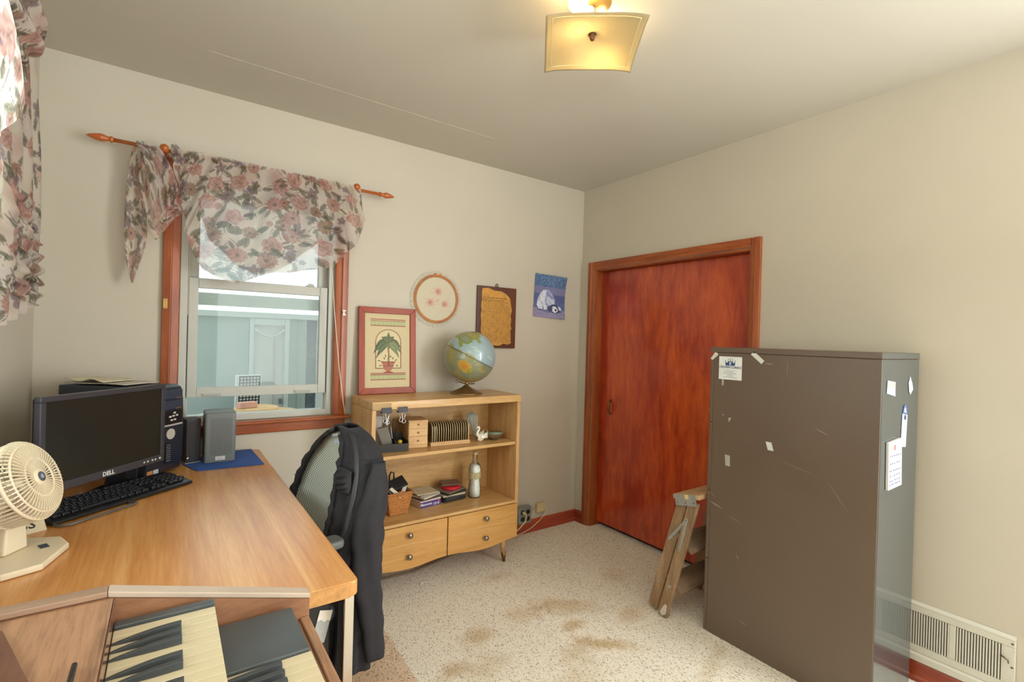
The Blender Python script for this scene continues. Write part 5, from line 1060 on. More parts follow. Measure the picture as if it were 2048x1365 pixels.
junk('black_wallet', (.012, -.028, .074), (.095, .065, .016), (38, -18, 20), M('wallet_black', (26, 26, 28), .5), 'black folded wallet lying on top of the basket contents', 'wallet')
junk('phone', (-.038, -.020, .046), (.028, .085, .012), (30, 20, 35), M('phone_grey', (150, 150, 146), .35), 'grey stick shaped gadget at the left in the basket', 'gadget'); junk('receipt', (-.014, -.076, .042), (.025, .075, .003), (32, -10, 42), m_paper, 'white slip of paper sticking up at the front of the basket', 'paper', .0005)
junk('glue_stick', (.036, -.058, .040), (.022, .08, .018), (28, 15, -35), M('tube_white', (206, 206, 202), .35), 'white plastic tube at the right in the basket', 'tube'); junk('card_pack', (.006, .035, .050), (.06, .08, .02), (10, 0, 6), M('pack_grey', (120, 120, 122), .45), 'grey packet at the back of the basket', 'packet')
junk('tennis_toy', (.004, -.072, .030), (.03, .02, .02), (0, 0, 20), M('lime', (176, 186, 60), .5), 'lime green bit at the front of the basket', 'toy', .006); junk('red_lighter', (.032, -.070, .034), (.018, .04, .014), (10, 10, 60), M('coral', (206, 110, 92), .4), 'coral red bit at the front right of the basket', 'lighter', .004)
mb = MB(); mb.tube([(bx-.008, by+.02, bz+.004), (bx-.012, by+.02, bz+.075), (bx-.016, by+.02, bz+.105), (bx-.006, by+.02, bz+.128), (bx+.010, by+.02, bz+.122), (bx+.012, by+.02, bz+.095), (bx+.006, by+.02, bz+.06)], .0045, 8); tag(mb.build('wrist_strap', m_black, smooth=True), 'black looped strap rising out of the basket', 'strap')

cdm = [M('cd_%d' % i, c, .35) for i, c in enumerate(((206, 196, 182), (84, 78, 72), (150, 140, 128), (60, 58, 60), (186, 176, 150), (44, 46, 46), (120, 104, 92)))]
bx1 = thing('disc_box', 'purple and white box of blank discs at the foot of the left stack', 'box', (-1.300, -.15, S2), R_(9))
mb = MB(True); mb.box(-.068, .068, -.062, .062, .0, .038); mb.build('carton', M('carton_pink', (214, 190, 176), .5), bx1, bevel=.0015)
mb = MB(True); mb.box(-.0675, .0675, -.0634, -.0624, .0, .030); fp = mb.build('front_print', M('carton_purple', (72, 62, 132), .4), bx1)
mb = MB(True); mb.box(.046, .058, -.0640, -.0635, .016, .028); mb.build('corner_spot', M('carton_red', (196, 70, 84), .5), fp)
rmx = rmat(bx1)
text('Memorex', .019, m_white, bx1, rmx @ frame((-.030, -.0637, .016), (1,0,0), (0,0,1), (0,-1,0)), 'lettering', bold=.0004); text('CD-R', .017, m_white, bx1, rmx @ frame((.036, -.0637, .010), (1,0,0), (0,0,1), (0,-1,0)), 'lettering', bold=.0004)
z = S2+.0386
for i, (mt, lb, h, rz, dx) in enumerate(((1, 'dark disc case lying directly on the purple disc box', .010, 4, .0), (0, 'pale disc case in the middle of the left stack', .0095, 14, -.004), (2, 'grey covered disc case on top of the left stack', .0095, 2, -.006), (4, 'cream folded leaflet lying topmost on the left stack', .006, -8, -.010))):
    m = Matrix.Translation((-1.300+dx, -.155, z)) @ Matrix.Rotation(R_(9+rz), 4, 'Z'); o = MB().box(-.066, .066, -.060, .060, 0, h, m).build('disc_case', cdm[mt], bevel=.001, seg=1); tag(o, lb, 'disc case' if i < 3 else 'leaflet', 'pieces of the left disc stack'); z += h+.0006
z = S2+.0006
for i, (mt, lb, h, rz, dx) in enumerate(((5, 'black game case lying lowest in the right stack', .0145, 0, .0), (3, 'charcoal game case second from below in the right stack', .0145, 4, .004), (4, 'cream edged game case in the middle of the right stack', .010, -3, -.002), (5, 'black disc case fourth up in the right stack', .010, 8, .004), (6, 'brown covered disc case under the red disc in the right stack', .0095, 16, .0))):
    m = Matrix.Translation((-1.140+dx, -.140, z)) @ Matrix.Rotation(R_(6+rz), 4, 'Z'); o = MB().box(-.074, .074, -.066, .066, 0, h, m).build('game_case', cdm[mt], bevel=.001, seg=1); tag(o, lb, 'disc case', 'cases of the right disc stack'); z += h+.0006
rp = MB(); rp.lathe([(.052, 0), (.056, .004), (.056, .013), (.050, .018), (.0, .018)], 28, Matrix.Translation((-1.135, -.150, z))); tag(rp.build('red_case', M('red_plastic', (196, 36, 52), .25), smooth=False), 'round bright red case lying on the right disc stack', 'case'); z += .0186
m = Matrix.Translation((-1.135, -.140, z+.006)) @ Matrix.Rotation(R_(-14), 4, 'Z') @ Matrix.Rotation(R_(5), 4, 'X'); tag(MB().cbox((0, 0, .004), (.110, .085, .007), m).build('brown_wallet', M('brown_leather', (112, 84, 70), .5, var=.12), bevel=.002), 'flat brown wallet lying on the round red case', 'wallet')

bt = thing('sand_bottle', 'tall clear bottle of white sand with a cork at the deck right', 'bottle', (-.998, -.190, S2))
op = [(.0, .0006), (.033, .0006), (.0365, .006), (.0365, .05), (.032, .085), (.032, .105), (.0365, .14), (.0370, .165), (.030, .190), (.016, .208), (.0135, .218), (.0135, .240), (.0155, .243), (.0155, .248), (.0, .248)]
mb = MB(True); mb.lathe(op, 28); mb.build('glass', pane('bottle_glass', (.98, .995, .99), rough=.03), bt, smooth=True)
mb = MB(True); mb.lathe([(.0, .004), (.031, .004), (.0345, .008), (.0345, .05), (.030, .085), (.030, .105), (.0345, .14), (.0345, .165), (.027, .187), (.0, .192)], 28); mb.build('sand', M('white_sand', (236, 236, 226), .9, var=.1, vscale=60, bump=.3, bscale=400), bt, smooth=True)
mb = MB(True); mb.lathe([(.0366, .112), (.0371, .113), (.0373, .148), (.0368, .149)], 28); mb.build('label_band', M('band_print', (180, 172, 132), .6, var=.25, vscale=70), bt, smooth=False)
mb = MB(True); mb.lathe([(.0125, .2485), (.014, .252), (.0145, .268), (.0, .269)], 16); mb.build('cork', M('cork', (206, 184, 148), .7, var=.15, vscale=90), bt, smooth=False)

# ---------------------------------------------------------------- outlet and cords by the right end of the bookcase
ou = thing('outlet_box', 'grey metal surface outlet box with four sockets on the wall above the baseboard', 'outlet', (-.510, -.03, .143))
mb = MB(); mb.box(-.566, -.456, -.058, -.020, .084, .200); mb.build('box', M('galvanised', (150, 156, 150), .4, metal=.55, var=.15, vscale=30), ou, bevel=.008, seg=3)
for x in (-.532, -.488):
    for z in (.119, .165):
        mb = MB(); mb.lathe([(.0165, 0), (.0165, .0015), (.014, .002)], 20, frame((x, -.0582, z), (1,0,0), (0,0,1), (0,-1,0))); mb.build('socket', m_black, ou, smooth=False)
cream = M('cream_plastic', (206, 188, 144), .5)
mb = MB(); mb.tube([(-.532, -.060, .165), (-.532, -.085, .165)], .011, 12); mb.tube([(-.532, -.083, .165), (-.530, -.100, .150), (-.545, -.105, .120), (-.60, -.11, .085), (-.68, -.12, .06)], .0045, 8); tag(mb.build('plug', cream, smooth=True), 'cream plug and cord in the upper left socket of the outlet box', 'plug')
ad = thing('phone_adapter', 'small cream square adapter box on the wall right of the outlet box', 'adapter', (-.348, -.02, .16))
mb = MB(); mb.box(-.385, -.312, -.030, -.0015, .130, .190); mb.build('case', cream, ad, bevel=.003)
mb = MB(); mb.tube([(-.386, -.018, .168), (-.41, -.022, .166), (-.428, -.024, .145), (-.44, -.025, .125), (-.4545, -.028, .118)], .0035, 6); mb.build('lead', M('lead_grey', (176, 166, 144), .5), ad, smooth=True)
mb = MB(); mb.tube([(-.311, -.02, .165), (-.297, -.022, .15), (-.300, -.026, .125), (-.325, -.028, .10), (-.36, -.03, .075), (-.43, -.035, .04), (-.50, -.04, .022), (-.60, -.05, .012), (-.72, -.06, .008)], .0028, 6); mb.build('cord', M('cord_cream', (222, 206, 176), .5), ad, smooth=True)
mb = MB(); mb.tube([(-1.62, -.10, .009), (-1.5, -.13, .009), (-1.35, -.14, .009), (-1.2, -.10, .009), (-1.05, -.06, .009), (-.92, -.05, .009)], .006, 8); tag(mb.build('floor_cord', M('cord_brown', (120, 100, 78), .5), smooth=True), 'brown cord lying on the carpet under the bookcase', 'cord')
mb = MB(); mb.tube([(-1.375, -.285, .006), (-1.355, -.275, .008), (-1.335, -.285, .007), (-1.33, -.265, .012)], .0022, 5); tag(mb.build('paper_scrap', M('scrap_white', (226, 218, 200), .7), smooth=False), 'tiny white scrap lying on the carpet under the bookcase', 'scrap')

# ---------------------------------------------------------------- desk chair and the jacket over its back
fwv = Vector((-.985, -.17, 0)).normalized(); wdv = Vector((-.17, .985, 0)).normalized()
def bmid(z): return Vector((-2.033+.25*(z-.69), -.85-.02*(z-.69), z))
ZT = .985
def halfw(z):
    if z > .70: return .215*math.sqrt(max(0, 1-((z-.70)/(ZT-.70))**2.3))
    return .215-.05*((.70-z)/.22)
def bp(s, d, z): return bmid(z)+wdv*s+fwv*d
ch = thing('desk_chair', 'grey mesh backed desk chair tucked under the desk with a dark jacket over it', 'chair', (-2.14, -.87, .004))
m_fr = M('chair_frame', (46, 47, 50), .5); m_arm = M('arm_pad', (92, 95, 94), .5)
def mesh_mat():
    m, nt, b = _base('chair_mesh'); v = _obj(nt)
    mp = _n(nt, 'ShaderNodeMapping'); mp.inputs['Rotation'].default_value = (.0, 0, .17); nt.links.new(v, mp.inputs[0])
    sx = _n(nt, 'ShaderNodeSeparateXYZ'); nt.links.new(mp.outputs[0], sx.inputs[0])
    def wv(out, f):
        a = _n(nt, 'ShaderNodeMath', operation='MULTIPLY'); a.inputs[1].default_value = f; nt.links.new(out, a.inputs[0]); s_ = _n(nt, 'ShaderNodeMath', operation='SINE'); nt.links.new(a.outputs[0], s_.inputs[0]); return s_.outputs[0]
    ad = _n(nt, 'ShaderNodeMath', operation='ADD'); sb = _n(nt, 'ShaderNodeMath', operation='SUBTRACT'); nt.links.new(sx.outputs[1], ad.inputs[0]); nt.links.new(sx.outputs[2], ad.inputs[1]); nt.links.new(sx.outputs[1], sb.inputs[0]); nt.links.new(sx.outputs[2], sb.inputs[1])
    mu = _n(nt, 'ShaderNodeMath', operation='MULTIPLY'); nt.links.new(wv(sx.outputs[1], 520), mu.inputs[0]); nt.links.new(wv(sx.outputs[2], 520), mu.inputs[1])
    nt.links.new(_ramp(nt, mu.outputs[0], [(.0, L4((206, 212, 198))), (.42, L4((104, 110, 104)))]), b.inputs['Base Color']); b.inputs['Roughness'].default_value = .8; _bump(nt, b, mu.outputs[0], .5, .001); return m
zs = np.linspace(.50, ZT-.003, 40); P = np.zeros((40, 30, 3))
for i, z in enumerate(zs):
    hw = halfw(z)
    for j in range(30): s = (j/29*2-1)*hw; P[i, j] = bp(s, .012+.03*(s/.215)**2-.02*math.sin((z-.5)/.485*PI), z)
mb = MB(); mb.grid(P); bkr = mb.build('backrest', mesh_mat(), ch, smooth=True, solid=.004, recalc=False)
edge = [P[i, 0] for i in range(40)]+[P[39, j] for j in range(1, 29)]+[P[i, 29] for i in range(39, -1, -1)]+[P[0, j] for j in range(28, 0, -1)]
mb = MB(); mb.tube([tuple(e) for e in edge], .011, 8, closed=True); mb.build('back_frame', m_fr, ch, smooth=True)
mb = MB(); mb.tube([bp(0, -.02, .62), bp(0, -.035, .50), bp(0, .02, .40), bp(0, .10, .375)], [.02, .026, .026, .02], 10); mb.build('back_spine', m_fr, ch, smooth=True)
sc0 = Vector((-2.27, -.885, 0)); sm_ = frame((sc0.x, sc0.y, .40), fwv, wdv, (0,0,-1))
mb = MB(); mb.prism(rnd([(-.22,-.235), (.22,-.225), (.22,.225), (-.22,.235)], .09), -.055, .0, m=sm_); mb.build('seat', M('seat_fabric', (40, 41, 44), .9, bump=.3, bscale=600), ch, bevel=.018, seg=3)
for sgn, nm in ((-1, 'near'), (1, 'far')):
    p = bp(sgn*.245, .10, 0); q = bp(sgn*.245, .0, 0)
    a0 = bp(sgn*.235, .035, .655); a1 = bp(sgn*.235, .27, .655)
    pl = [(-.034, 0), (.034, 0)]
    mb = MB(); L_ = (a1-a0).length; mb.prism(rnd([(0, -.036), (L_, -.030), (L_, .030), (0, .036)], .026), 0, .027, m=frame(tuple(a0), fwv, wdv, (0,0,1))); arm = mb.build('armrest', m_arm, ch, bevel=.009, seg=3)
    mb = MB(); mb.tube([bp(sgn*.235, .17, .654), bp(sgn*.24, .14, .56), bp(sgn*.235, .10, .46), bp(sgn*.17, .10, .43)], [.018, .022, .022, .016], 10); mb.build('arm_post', m_fr, arm, smooth=True)
    mb = MB(); mb.tube([bp(sgn*.258, .165, .640), bp(sgn*.263, .135, .56)], .0035, 6); mb.build('post_trim', m_steel, arm, smooth=True)
mb = MB(); mb.tube([(sc0.x, sc0.y, .399), (sc0.x, sc0.y, .13)], [.028, .024], 16); mb.build('gas_post', m_fr, ch, smooth=True)
for k in range(5):
    a = 2*PI*k/5+.5; d = Vector((math.cos(a), math.sin(a), 0))
    mb = MB(); mb.tube([sc0+Vector((0,0,.13)), sc0+d*.16+Vector((0,0,.115)), sc0+d*.27+Vector((0,0,.085))], [.026, .022, .016], 8); l = mb.build('base_leg', m_fr, ch, smooth=True)
    mb = MB(); c = sc0+d*.27; mb.lathe([(.026, -.011), (.027, -.004), (.027, .004), (.026, .011)], 14, frame((c.x, c.y, .032), (0,0,1), d, Vector((0,0,1)).cross(d))); mb.tube([c+Vector((0,0,.033)), c+Vector((0,0,.086))], .007, 6); mb.build('caster', m_black, l, smooth=False)

jk = thing('jacket', 'dark charcoal knit jacket draped over the back of the desk chair', 'jacket', (-2.0, -.87, .35))
m_jk = M('jacket_knit', (38, 37, 41), .85, var=.12, vscale=25, bump=.25, bscale=700)
# control sections: height -> (near lapel s, its d, outer near s, back depth, far outer s, far lapel s)
def jsec(z):
    t = np.clip((ZT-z)/(ZT-.22), 0, 1); hw = halfw(min(max(z, .60), ZT-.004)) if z > .60 else .205+.03*(.60-z)
    top = np.clip((ZT+.018-z)/.30, 0, 1)
    inner = np.interp(z, [.22, .45, .60, .72, .84, .90, .95, ZT], [-.10, -.12, -.125, -.118, -.088, -.078, -.060, 0])
    fin_ = np.interp(z, [.22, .50, .70, .85, .95, ZT], [.20, .20, .188, .150, .075, .0])
    return inner, fin_, hw
nz_, ns_ = 110, 120; zv = np.linspace(ZT+.012, .235, nz_); P = np.zeros((nz_, ns_, 3))
rgj = np.random.default_rng(4)
for i, z in enumerate(zv):
    zc = min(z, ZT-.002); inn_, far_, hw = jsec(zc); t = (ZT+.012-z)/(ZT-.22); grow = .014+.030*min(1, t*3.2)
    dep = np.interp(t, [0, .04, .12, .3, 1], [.012, .05, .085, .105, .115]); dr = np.interp(t, [0, .5, 1], [0, .0, .012])
    ctrl = [(inn_, .028), (inn_-.03, .040+.008*t), (min(-hw-.004, inn_-.05)-.004, .022), (-hw-grow, -.020), (-hw-grow*.95, -.02-dep*.62), (-hw*.55, -.02-dep), (0, -.025-dep*1.05), (hw*.55, -.02-dep), (hw+grow*.8, -.02-dep*.62), (hw+grow*.7, -.01), (max(hw+.004, far_+.02), .030), (far_, .046 if z > .6 else .03)]
    q = smooth1(poly_at(ctrl, ns_), 9, 2); sm_n = np.linspace(0, 1, ns_)
    amp = np.interp(t, [0, .1, .35, 1], [0, .002, .006, .013]); fo = amp*(np.sin(sm_n*2*PI*9+.8*math.sin(t*5))+.6*np.sin(sm_n*2*PI*17+2+t*2))+.0016*np.sin(sm_n*60+t*90)*(t > .08)
    # outward normal in (s,d)
    tx = np.gradient(q[:, 0]); ty = np.gradient(q[:, 1]); nl = np.hypot(tx, ty)+1e-6
    hem = .05*np.sin(sm_n*PI*2.2+.6)*max(0, t-.55)
    for j in range(ns_):
        zz = z-hem[j]; base_z = min(zz, ZT-.002)
        s = q[j, 0]+ty[j]/nl[j]*fo[j]; d = q[j, 1]-tx[j]/nl[j]*fo[j]
        zm = max(base_z, .56); p = bmid(zm)+wdv*s+fwv*d; p.z = zz-.012*(abs(s)/.22)**2*(z > .9); P[i, j] = p
mb = MB(); mb.grid(P); bd = mb.build('body', m_jk, jk, smooth=True, solid=.004, recalc=False)
# lapel roll on the near front edge and collar over the top
i0 = 14; mb = MB(); mb.tube([Vector(P[i, 1])+fwv*.006+Vector((0, 0, 0)) for i in range(4, nz_-6, 3)], [.010+.004*math.sin(i*.9) for i in range(4, nz_-6, 3)], 8); mb.build('front_band', m_jk, jk, smooth=True)
mb = MB(); mb.tube([Vector(P[i, ns_-2])+fwv*.004 for i in range(4, nz_-30, 3)], [.009+.003*math.sin(i*.7) for i in range(4, nz_-30, 3)], 8); mb.build('front_band', m_jk, jk, smooth=True)
def sleeve(sgn, pts, rads, name='sleeve'):
    n = 70; C_ = poly_at(pts, n); r = np.interp(np.linspace(0, 1, n), np.linspace(0, 1, len(rads)), rads); Q = np.zeros((n, 40, 3))
    for i in range(n):
        t = i/(n-1)
        for j in range(40):
            a = 2*PI*j/40; rr = r[i]*(1+.10*math.sin(a*4+1.5*math.sin(t*6))+.05*math.sin(t*46+a*2)); Q[i, j] = Vector(C_[i])+wdv*math.cos(a)*rr*.8+fwv*math.sin(a)*rr*1.15
    mb = MB(); mb.grid(Q, cv=True); return mb.build(name, m_jk, jk, smooth=True, solid=.003, recalc=False)
sleeve(-1, [tuple(bp(-.215, -.035, .90)), tuple(bp(-.236, -.040, .82)), tuple(bp(-.244, -.042, .70)), tuple(bmid(.62)+wdv*-.250+fwv*-.060+Vector((0,0,-.12))), tuple(bmid(.62)+wdv*-.258+fwv*-.092+Vector((0,0,-.37)))], [.020, .042, .046, .044, .036, .030])
sleeve(1, [tuple(bp(.215, -.045, .86)), tuple(bp(.245, -.05, .78)), tuple(bp(.255, -.05, .62)), tuple(bmid(.6)+wdv*.25+fwv*-.05+Vector((0,0,-.15)))], [.02, .05, .048, .036])
# bunched pocket and cuff ruffles
def bunch(c, sx, sz, name):
    n, k = 16, 22; Q = np.zeros((n, k, 3))
    for i in range(n):
        for j in range(k):
            a, b = i/(n-1)-.5, j/(k-1)-.5; e = max(0, 1-(2*a)**2)*max(0, 1-(2*b)**2)
            Q[i, j] = c+wdv*a*sx+Vector((0,0,b*sz))+fwv*(.026*e**.6+.009*math.sin(b*26+a*9)*e)-wdv*(.020*e)
    mb = MB(); mb.grid(Q); return mb.build(name, m_jk, jk, smooth=True, solid=.003, recalc=False)
bunch(bp(-.150, .036, .835), .09, .085, 'pocket_fold'); bunch(bmid(.60)+wdv*-.15+fwv*.045+Vector((0,0,-.06)), .10, .12, 'pocket_fold')
for k, (s, z) in enumerate(((-.070, .965), (-.030, .945))):
    mb = MB(); mb.cbox((0,0,0), (.052-.016*k, .010+.006*k, .0015), frame(tuple(bp(.02-.03*k, .030, .962-.018*k)), (wdv*.97+Vector((0,0,-.22))), (Vector((0,0,1))*.97+wdv*.22), fwv)); mb.build('care_label', M('label_silk', (178, 190, 200), .4), jk)
mb = MB(); mb.cbox((0,0,0), (.022, .006, .0015), frame(tuple(bp(.196, .052, .785)), wdv, (0,0,1), fwv)); mb.build('size_tag', M('label_silk', (178,190,200)), jk)

# ---------------------------------------------------------------- stepladder leaning between door and cabinet
m_lad = wood('old_ladder_wood', (100, 80, 60), (194, 164, 126), (16, 16, 1.4), rough=.75, bump=.4, mid=(150, 120, 88), freq=1.2)
m_ladx = wood('old_ladder_step', (92, 74, 58), (164, 138, 108), (2, 14, 14), rough=.8, bump=.4, mid=(132, 108, 84))
m_zinc = M('zinc_plate', (168, 172, 166), .45, metal=.55, var=.12, vscale=50)
ld = thing('stepladder', 'worn wooden two step stepladder leaning folded behind the brown cabinet', 'ladder', (-.30, -1.2, 0))
# near side: front rail (right) and rear rail (left), tapering inwards towards the top
def rail(b0, b1, wy, wx, mat, name='rail', tip=False):
    b0, b1 = Vector(b0), Vector(b1); d = (b1-b0).normalized(); yv = (Vector((0,1,0))-d*d.y).normalized()*wy; xv = d.cross(yv).normalized()*wx
    mb = MB(); mb.beam(b0, b1, yv, xv); return mb.build(name, mat, ld, bevel=.003)
NF0, NF1 = (-.507, -1.181, .008), (-.452, -1.300, .585); NR0, NR1 = (-.487, -1.108, .014), (-.438, -1.232, .575)
rf = rail(NF0, NF1, .0262, .0095, m_lad); rr_ = rail(NR0, NR1, .0275, .0095, m_lad)
FF0, FF1 = (-.105, -1.181, .008), (-.150, -1.300, .585); FR0, FR1 = (-.125, -1.108, .014), (-.164, -1.232, .575)
rail(FF0, FF1, .0285, .0095, m_lad); rail(FR0, FR1, .030, .0095, m_lad)
lp = lambda a, b, t: Vector(a).lerp(Vector(b), t)
for t in (.27, .63):
    a, b = lp(NF0, NF1, t), lp(FF0, FF1, t); c = (a+b)/2; 
    sm2 = frame((c.x, c.y-.006, c.z), (1,0,0), Vector((0, .80, .60)), Vector((0, -.60, .80))); mb = MB(); mb.box(a.x-c.x+.010, b.x-c.x-.010, -.050, .052, -.011, .011, sm2); st = mb.build('step', m_ladx, ld, bevel=.003)
    a, b = lp(NR0, NR1, t-.08), lp(FR0, FR1, t-.08)
    MB().beam(a+Vector((.0098,0,0)), b-Vector((.0098,0,0)), (0,.018,.008), (0,-.004,.010)).build('back_brace', m_ladx, ld, bevel=.002)
cpm = frame((-.30, -1.263, .600), (1,0,0), Vector((0, -.97, .20)), Vector((0, -.20, -.97)) * -1)
mb = MB(); mb.box(-.168, .172, -.072, .072, -.010, .012, cpm); cap = mb.build('top_cap', M('cap_wood', (190, 156, 116), .7, var=.14, vscale=20), ld, bevel=.003)
mb = MB(); mb.box(-.1705, -.1685, -.070, .056, -.009, .0115, cpm); mb.box(-.1705, -.1690, -.062, .054, -.040, -.009, cpm); z_ = mb.build('hinge_plate', m_zinc, ld)
mb = MB(); mb.box(-.1715, -.1707, -.005, .016, -.009, .0118, cpm); mb.build('masking_tape', M('tape_yellow', (206, 190, 132), .7), ld)
def rivet(p, r=.008, mat=None, par=None):
    mb = MB(); mb.lathe([(r, 0), (r*.9, .002), (r*.45, .0022), (r*.4, .0012), (0, .0012)], 14, frame(tuple(p), (0,1,0), (0,0,1), (-1,0,0))); return mb.build('rivet', mat or m_zinc, par or ld, smooth=False)
for y, z in ((-.050, -.026), (-.004, -.027), (.042, -.026)):
    rivet(cpm @ Vector((-.1712, y, z)), .0045, m_steel)
for b0, b1, t in ((NF0, NF1, .26), (NR0, NR1, .24), (NR0, NR1, .66)): 
    rivet(lp(b0, b1, t)+Vector((-.0098, 0, 0)))
# spreader brace on the near side
p0, p1, p2 = lp(NF0, NF1, .84)+Vector((-.0125, .008, 0)), lp(NR0, NR1, .64)+Vector((-.0125, .010, 0)), lp(NF0, NF1, .59)+Vector((-.0125, .004, 0))
for a, b in ((p0, p1), (p0, p2)):
    d = (b-a).normalized(); yv = Vector((1,0,0)).cross(d).normalized()*.0075; MB().beam(a-d*.008, b+d*.008, yv, Vector((.0012, 0, 0))).build('spreader_arm', m_zinc, ld, bevel=.001, seg=1)
for p in (p0, p2): rivet(p+Vector((-.002, 0, 0)), .0045, m_steel)
mb = MB(); mb.prism([(-.016, .01), (.0, -.004), (.018, .012), (.014, .05), (.004, .062), (-.006, .045)], 0, .0006, m=frame(tuple(Vector(NF0)+Vector((-.0092, -.002, .004))), (0,-1,0), (Vector(NF1)-Vector(NF0)), (-1,0,0))); mb.build('paint_splash', M('paint_splash', (200, 196, 186), .6), ld)

# ---------------------------------------------------------------- filing cabinet
def cab_mat(name, c, rough, ior, coat):
    m, nt, b = _base(name); v = _obj(nt)
    nt.links.new(_ramp(nt, _noise(nt, 3, 4, v).outputs[0], [(.3, L4(c, .95)), (.7, L4(c, 1.06))]), b.inputs['Base Color'])
    mr = _n(nt, 'ShaderNodeMapRange'); mr.inputs[3].default_value = rough*.8; mr.inputs[4].default_value = rough*1.25; nt.links.new(_noise(nt, 6, 4, v).outputs[0], mr.inputs[0]); nt.links.new(mr.outputs[0], b.inputs['Roughness'])
    b.inputs['IOR'].default_value = ior; b.inputs['Coat Weight'].default_value = coat; b.inputs['Coat Roughness'].default_value = .06; b.inputs['Coat IOR'].default_value = 1.7
    _bump(nt, b, _noise(nt, 350, 2, v).outputs[0], .04, .001); return m
m_cab = cab_mat('brown_enamel', (100, 84, 69), .40, 1.55, .0); m_cabe = cab_mat('enamel_painted_sheen', (64, 72, 73), .16, 1.5, .5)  # grey of the back is the right wall's reflection painted into the colour
CX0, CX1, CY0, CY1, CZ = -.432, -.046, -2.020, -1.347, 1.322
fc = thing('filing_cabinet', 'tall brown metal filing cabinet with taped notes seen from its side and back', 'cabinet', (-.24, -1.68, .0))
mb = MB(); mb.box(CX0, CX1-.002, CY0+.0008, CY1-.018, .003, CZ-.024); mb.build('body', m_cab, fc, bevel=.003)
mb = MB(); mb.box(CX0-.0015, CX1, CY0-.0008, CY1, CZ-.0235, CZ); mb.build('top_lid', m_cab, fc, bevel=.003)
mb = MB(); mb.box(CX0+.003, CX1-.004, CY0-.0004, CY0+.0006, .006, CZ-.026); mb.build('back_panel', m_cabe, fc, label='glossy cabinet back with a grey reflection painted into its colour')
mb = MB(); mb.box(CX0+.001, CX1-.001, CY0-.0016, CY0-.0009, CZ-.022, CZ-.0015); mb.build('lid_end_sheen', m_cabe, fc)  # thin plate added to carry the painted reflection across the lid
for k in range(4):
    z0 = .03+k*.317; mb = MB(); mb.box(CX0+.0005, CX1-.003, CY1-.0176, CY1-.002, z0-(.026 if k == 0 else .007), z0+.3085); d = mb.build('drawer', m_cab, fc, bevel=.003)
    mb = MB(); mb.box(-.29, -.19, CY1-.0018, CY1+.001, z0+.13, z0+.145); mb.build('handle', m_steel, d, bevel=.003)
sc_m = M('scratch', (150, 132, 116), .7); 
def scratch(p0, p1, wd):
    (y0, z0), (y1, z1) = p0, p1; d = Vector((0, y1-y0, z1-z0)); n_ = Vector((1,0,0)).cross(d.normalized())*wd; x = CX0-.0003
    mb = MB(); mb.add([(x, y0, z0), (x, (y0+y1)/2+n_.y, (z0+z1)/2+n_.z), (x, y1, z1), (x, (y0+y1)/2-n_.y, (z0+z1)/2-n_.z)], [(0,1,2,3)]); return mb
mb = MB()
for a in (((-1.353,.61),(-1.44,.586),.0035), ((-1.36,.65),(-1.40,.63),.0015), ((-1.45,.57),(-1.53,.545),.0012), ((-1.50,.41),(-1.515,.385),.0022), ((-1.66,.865),(-1.83,.83),.0008), ((-1.80,1.02),(-1.86,.995),.0018), ((-1.60,1.26),(-1.64,1.257),.003), ((-1.52,.125),(-1.56,.118),.002), ((-1.85,.83),(-1.93,.72),.0010), ((-1.39,.93),(-1.393,.78),.0006), ((-1.694,1.29),(-1.696,1.20),.0008)): s_ = scratch(*a); mb.add(s_.v, s_.f)
mb.build('scratches', sc_m, fc, kind='stuff')
def note(name, pts, ax, mat, lab, cat, th=.0007, off=.0008, grp=None, rnd_=0):
    if rnd_: pts = rnd(pts, rnd_)
    mb = MB(); h = (CX0-off-th, CX0-off) if ax == 'x' else (CY0-.001-off-th, CY0-.001-off); mb.prism(pts, h[0], h[1], ax); return tag(mb.build(name, mat), lab, cat, grp)
# business card magnet
c1 = thing('clinic_card', 'white square card with a blue crown stuck high on the brown cabinet side', 'card', (CX0-.001, -1.447, 1.23))
mb = MB(); mb.box(CX0-.0022, CX0-.0012, -1.502, -1.393, 1.177, 1.281); mb.build('card', M('card_white', (226, 230, 228), .5), c1)
cx = onX((CX0-.0026, -1.4475, 1.229)); navy = M('navy_ink', (44, 66, 116), .5); gry = M('grey_ink', (140, 150, 160), .6)
crown = [(-.022, .012), (-.0235, .030), (-.014, .022), (-.009, .036), (-.004, .024), (0, .040), (.004, .024), (.009, .036), (.014, .022), (.0235, .030), (.022, .012)]
mb = MB(); mb.prism(crown, 0, .0003, m=cx); 
for x, y in ((-.0235, .0335), (-.009, .0395), (0, .0435), (.009, .0395), (.0235, .0335)): mb.lathe([(.0022, 0), (.0022, .0003)], 10, cx @ Matrix.Translation((x, y, 0)))
mb.build('crown_emblem', navy, c1); MB().prism([(-.006, .020), (0, .014), (.006, .020), (0, .028)], .0004, .0006, m=cx).build('emblem_gem', M('pale_blue', (190, 210, 228), .5), c1)
text('CROWN CLINICS', .0145, navy, c1, cx @ Matrix.Translation((0, .004, 0)), 'lettering', squash=.92, bold=.0002)
mb = MB()
for i, wd in enumerate((.060, .030, .058, .062, .026, .034, .066)): mb.cbox((0, -.010-.0052*i, .0001), (wd, .0016 if i else .0010, .0003), cx)
mb.build('print_lines', gry, c1, kind='stuff')
tp = M('old_tape', (168, 166, 152), .4, var=.08); tpw = M('tape_white', (206, 208, 202), .5)
note('tape_scrap', [(-1.349,1.268), (-1.372,1.300), (-1.386,1.292), (-1.386,1.286), (-1.360,1.262)], 'x', tpw, 'pale tape scrap at the top left corner of the brown cabinet side', 'tape', grp='tape scraps on the cabinet side')
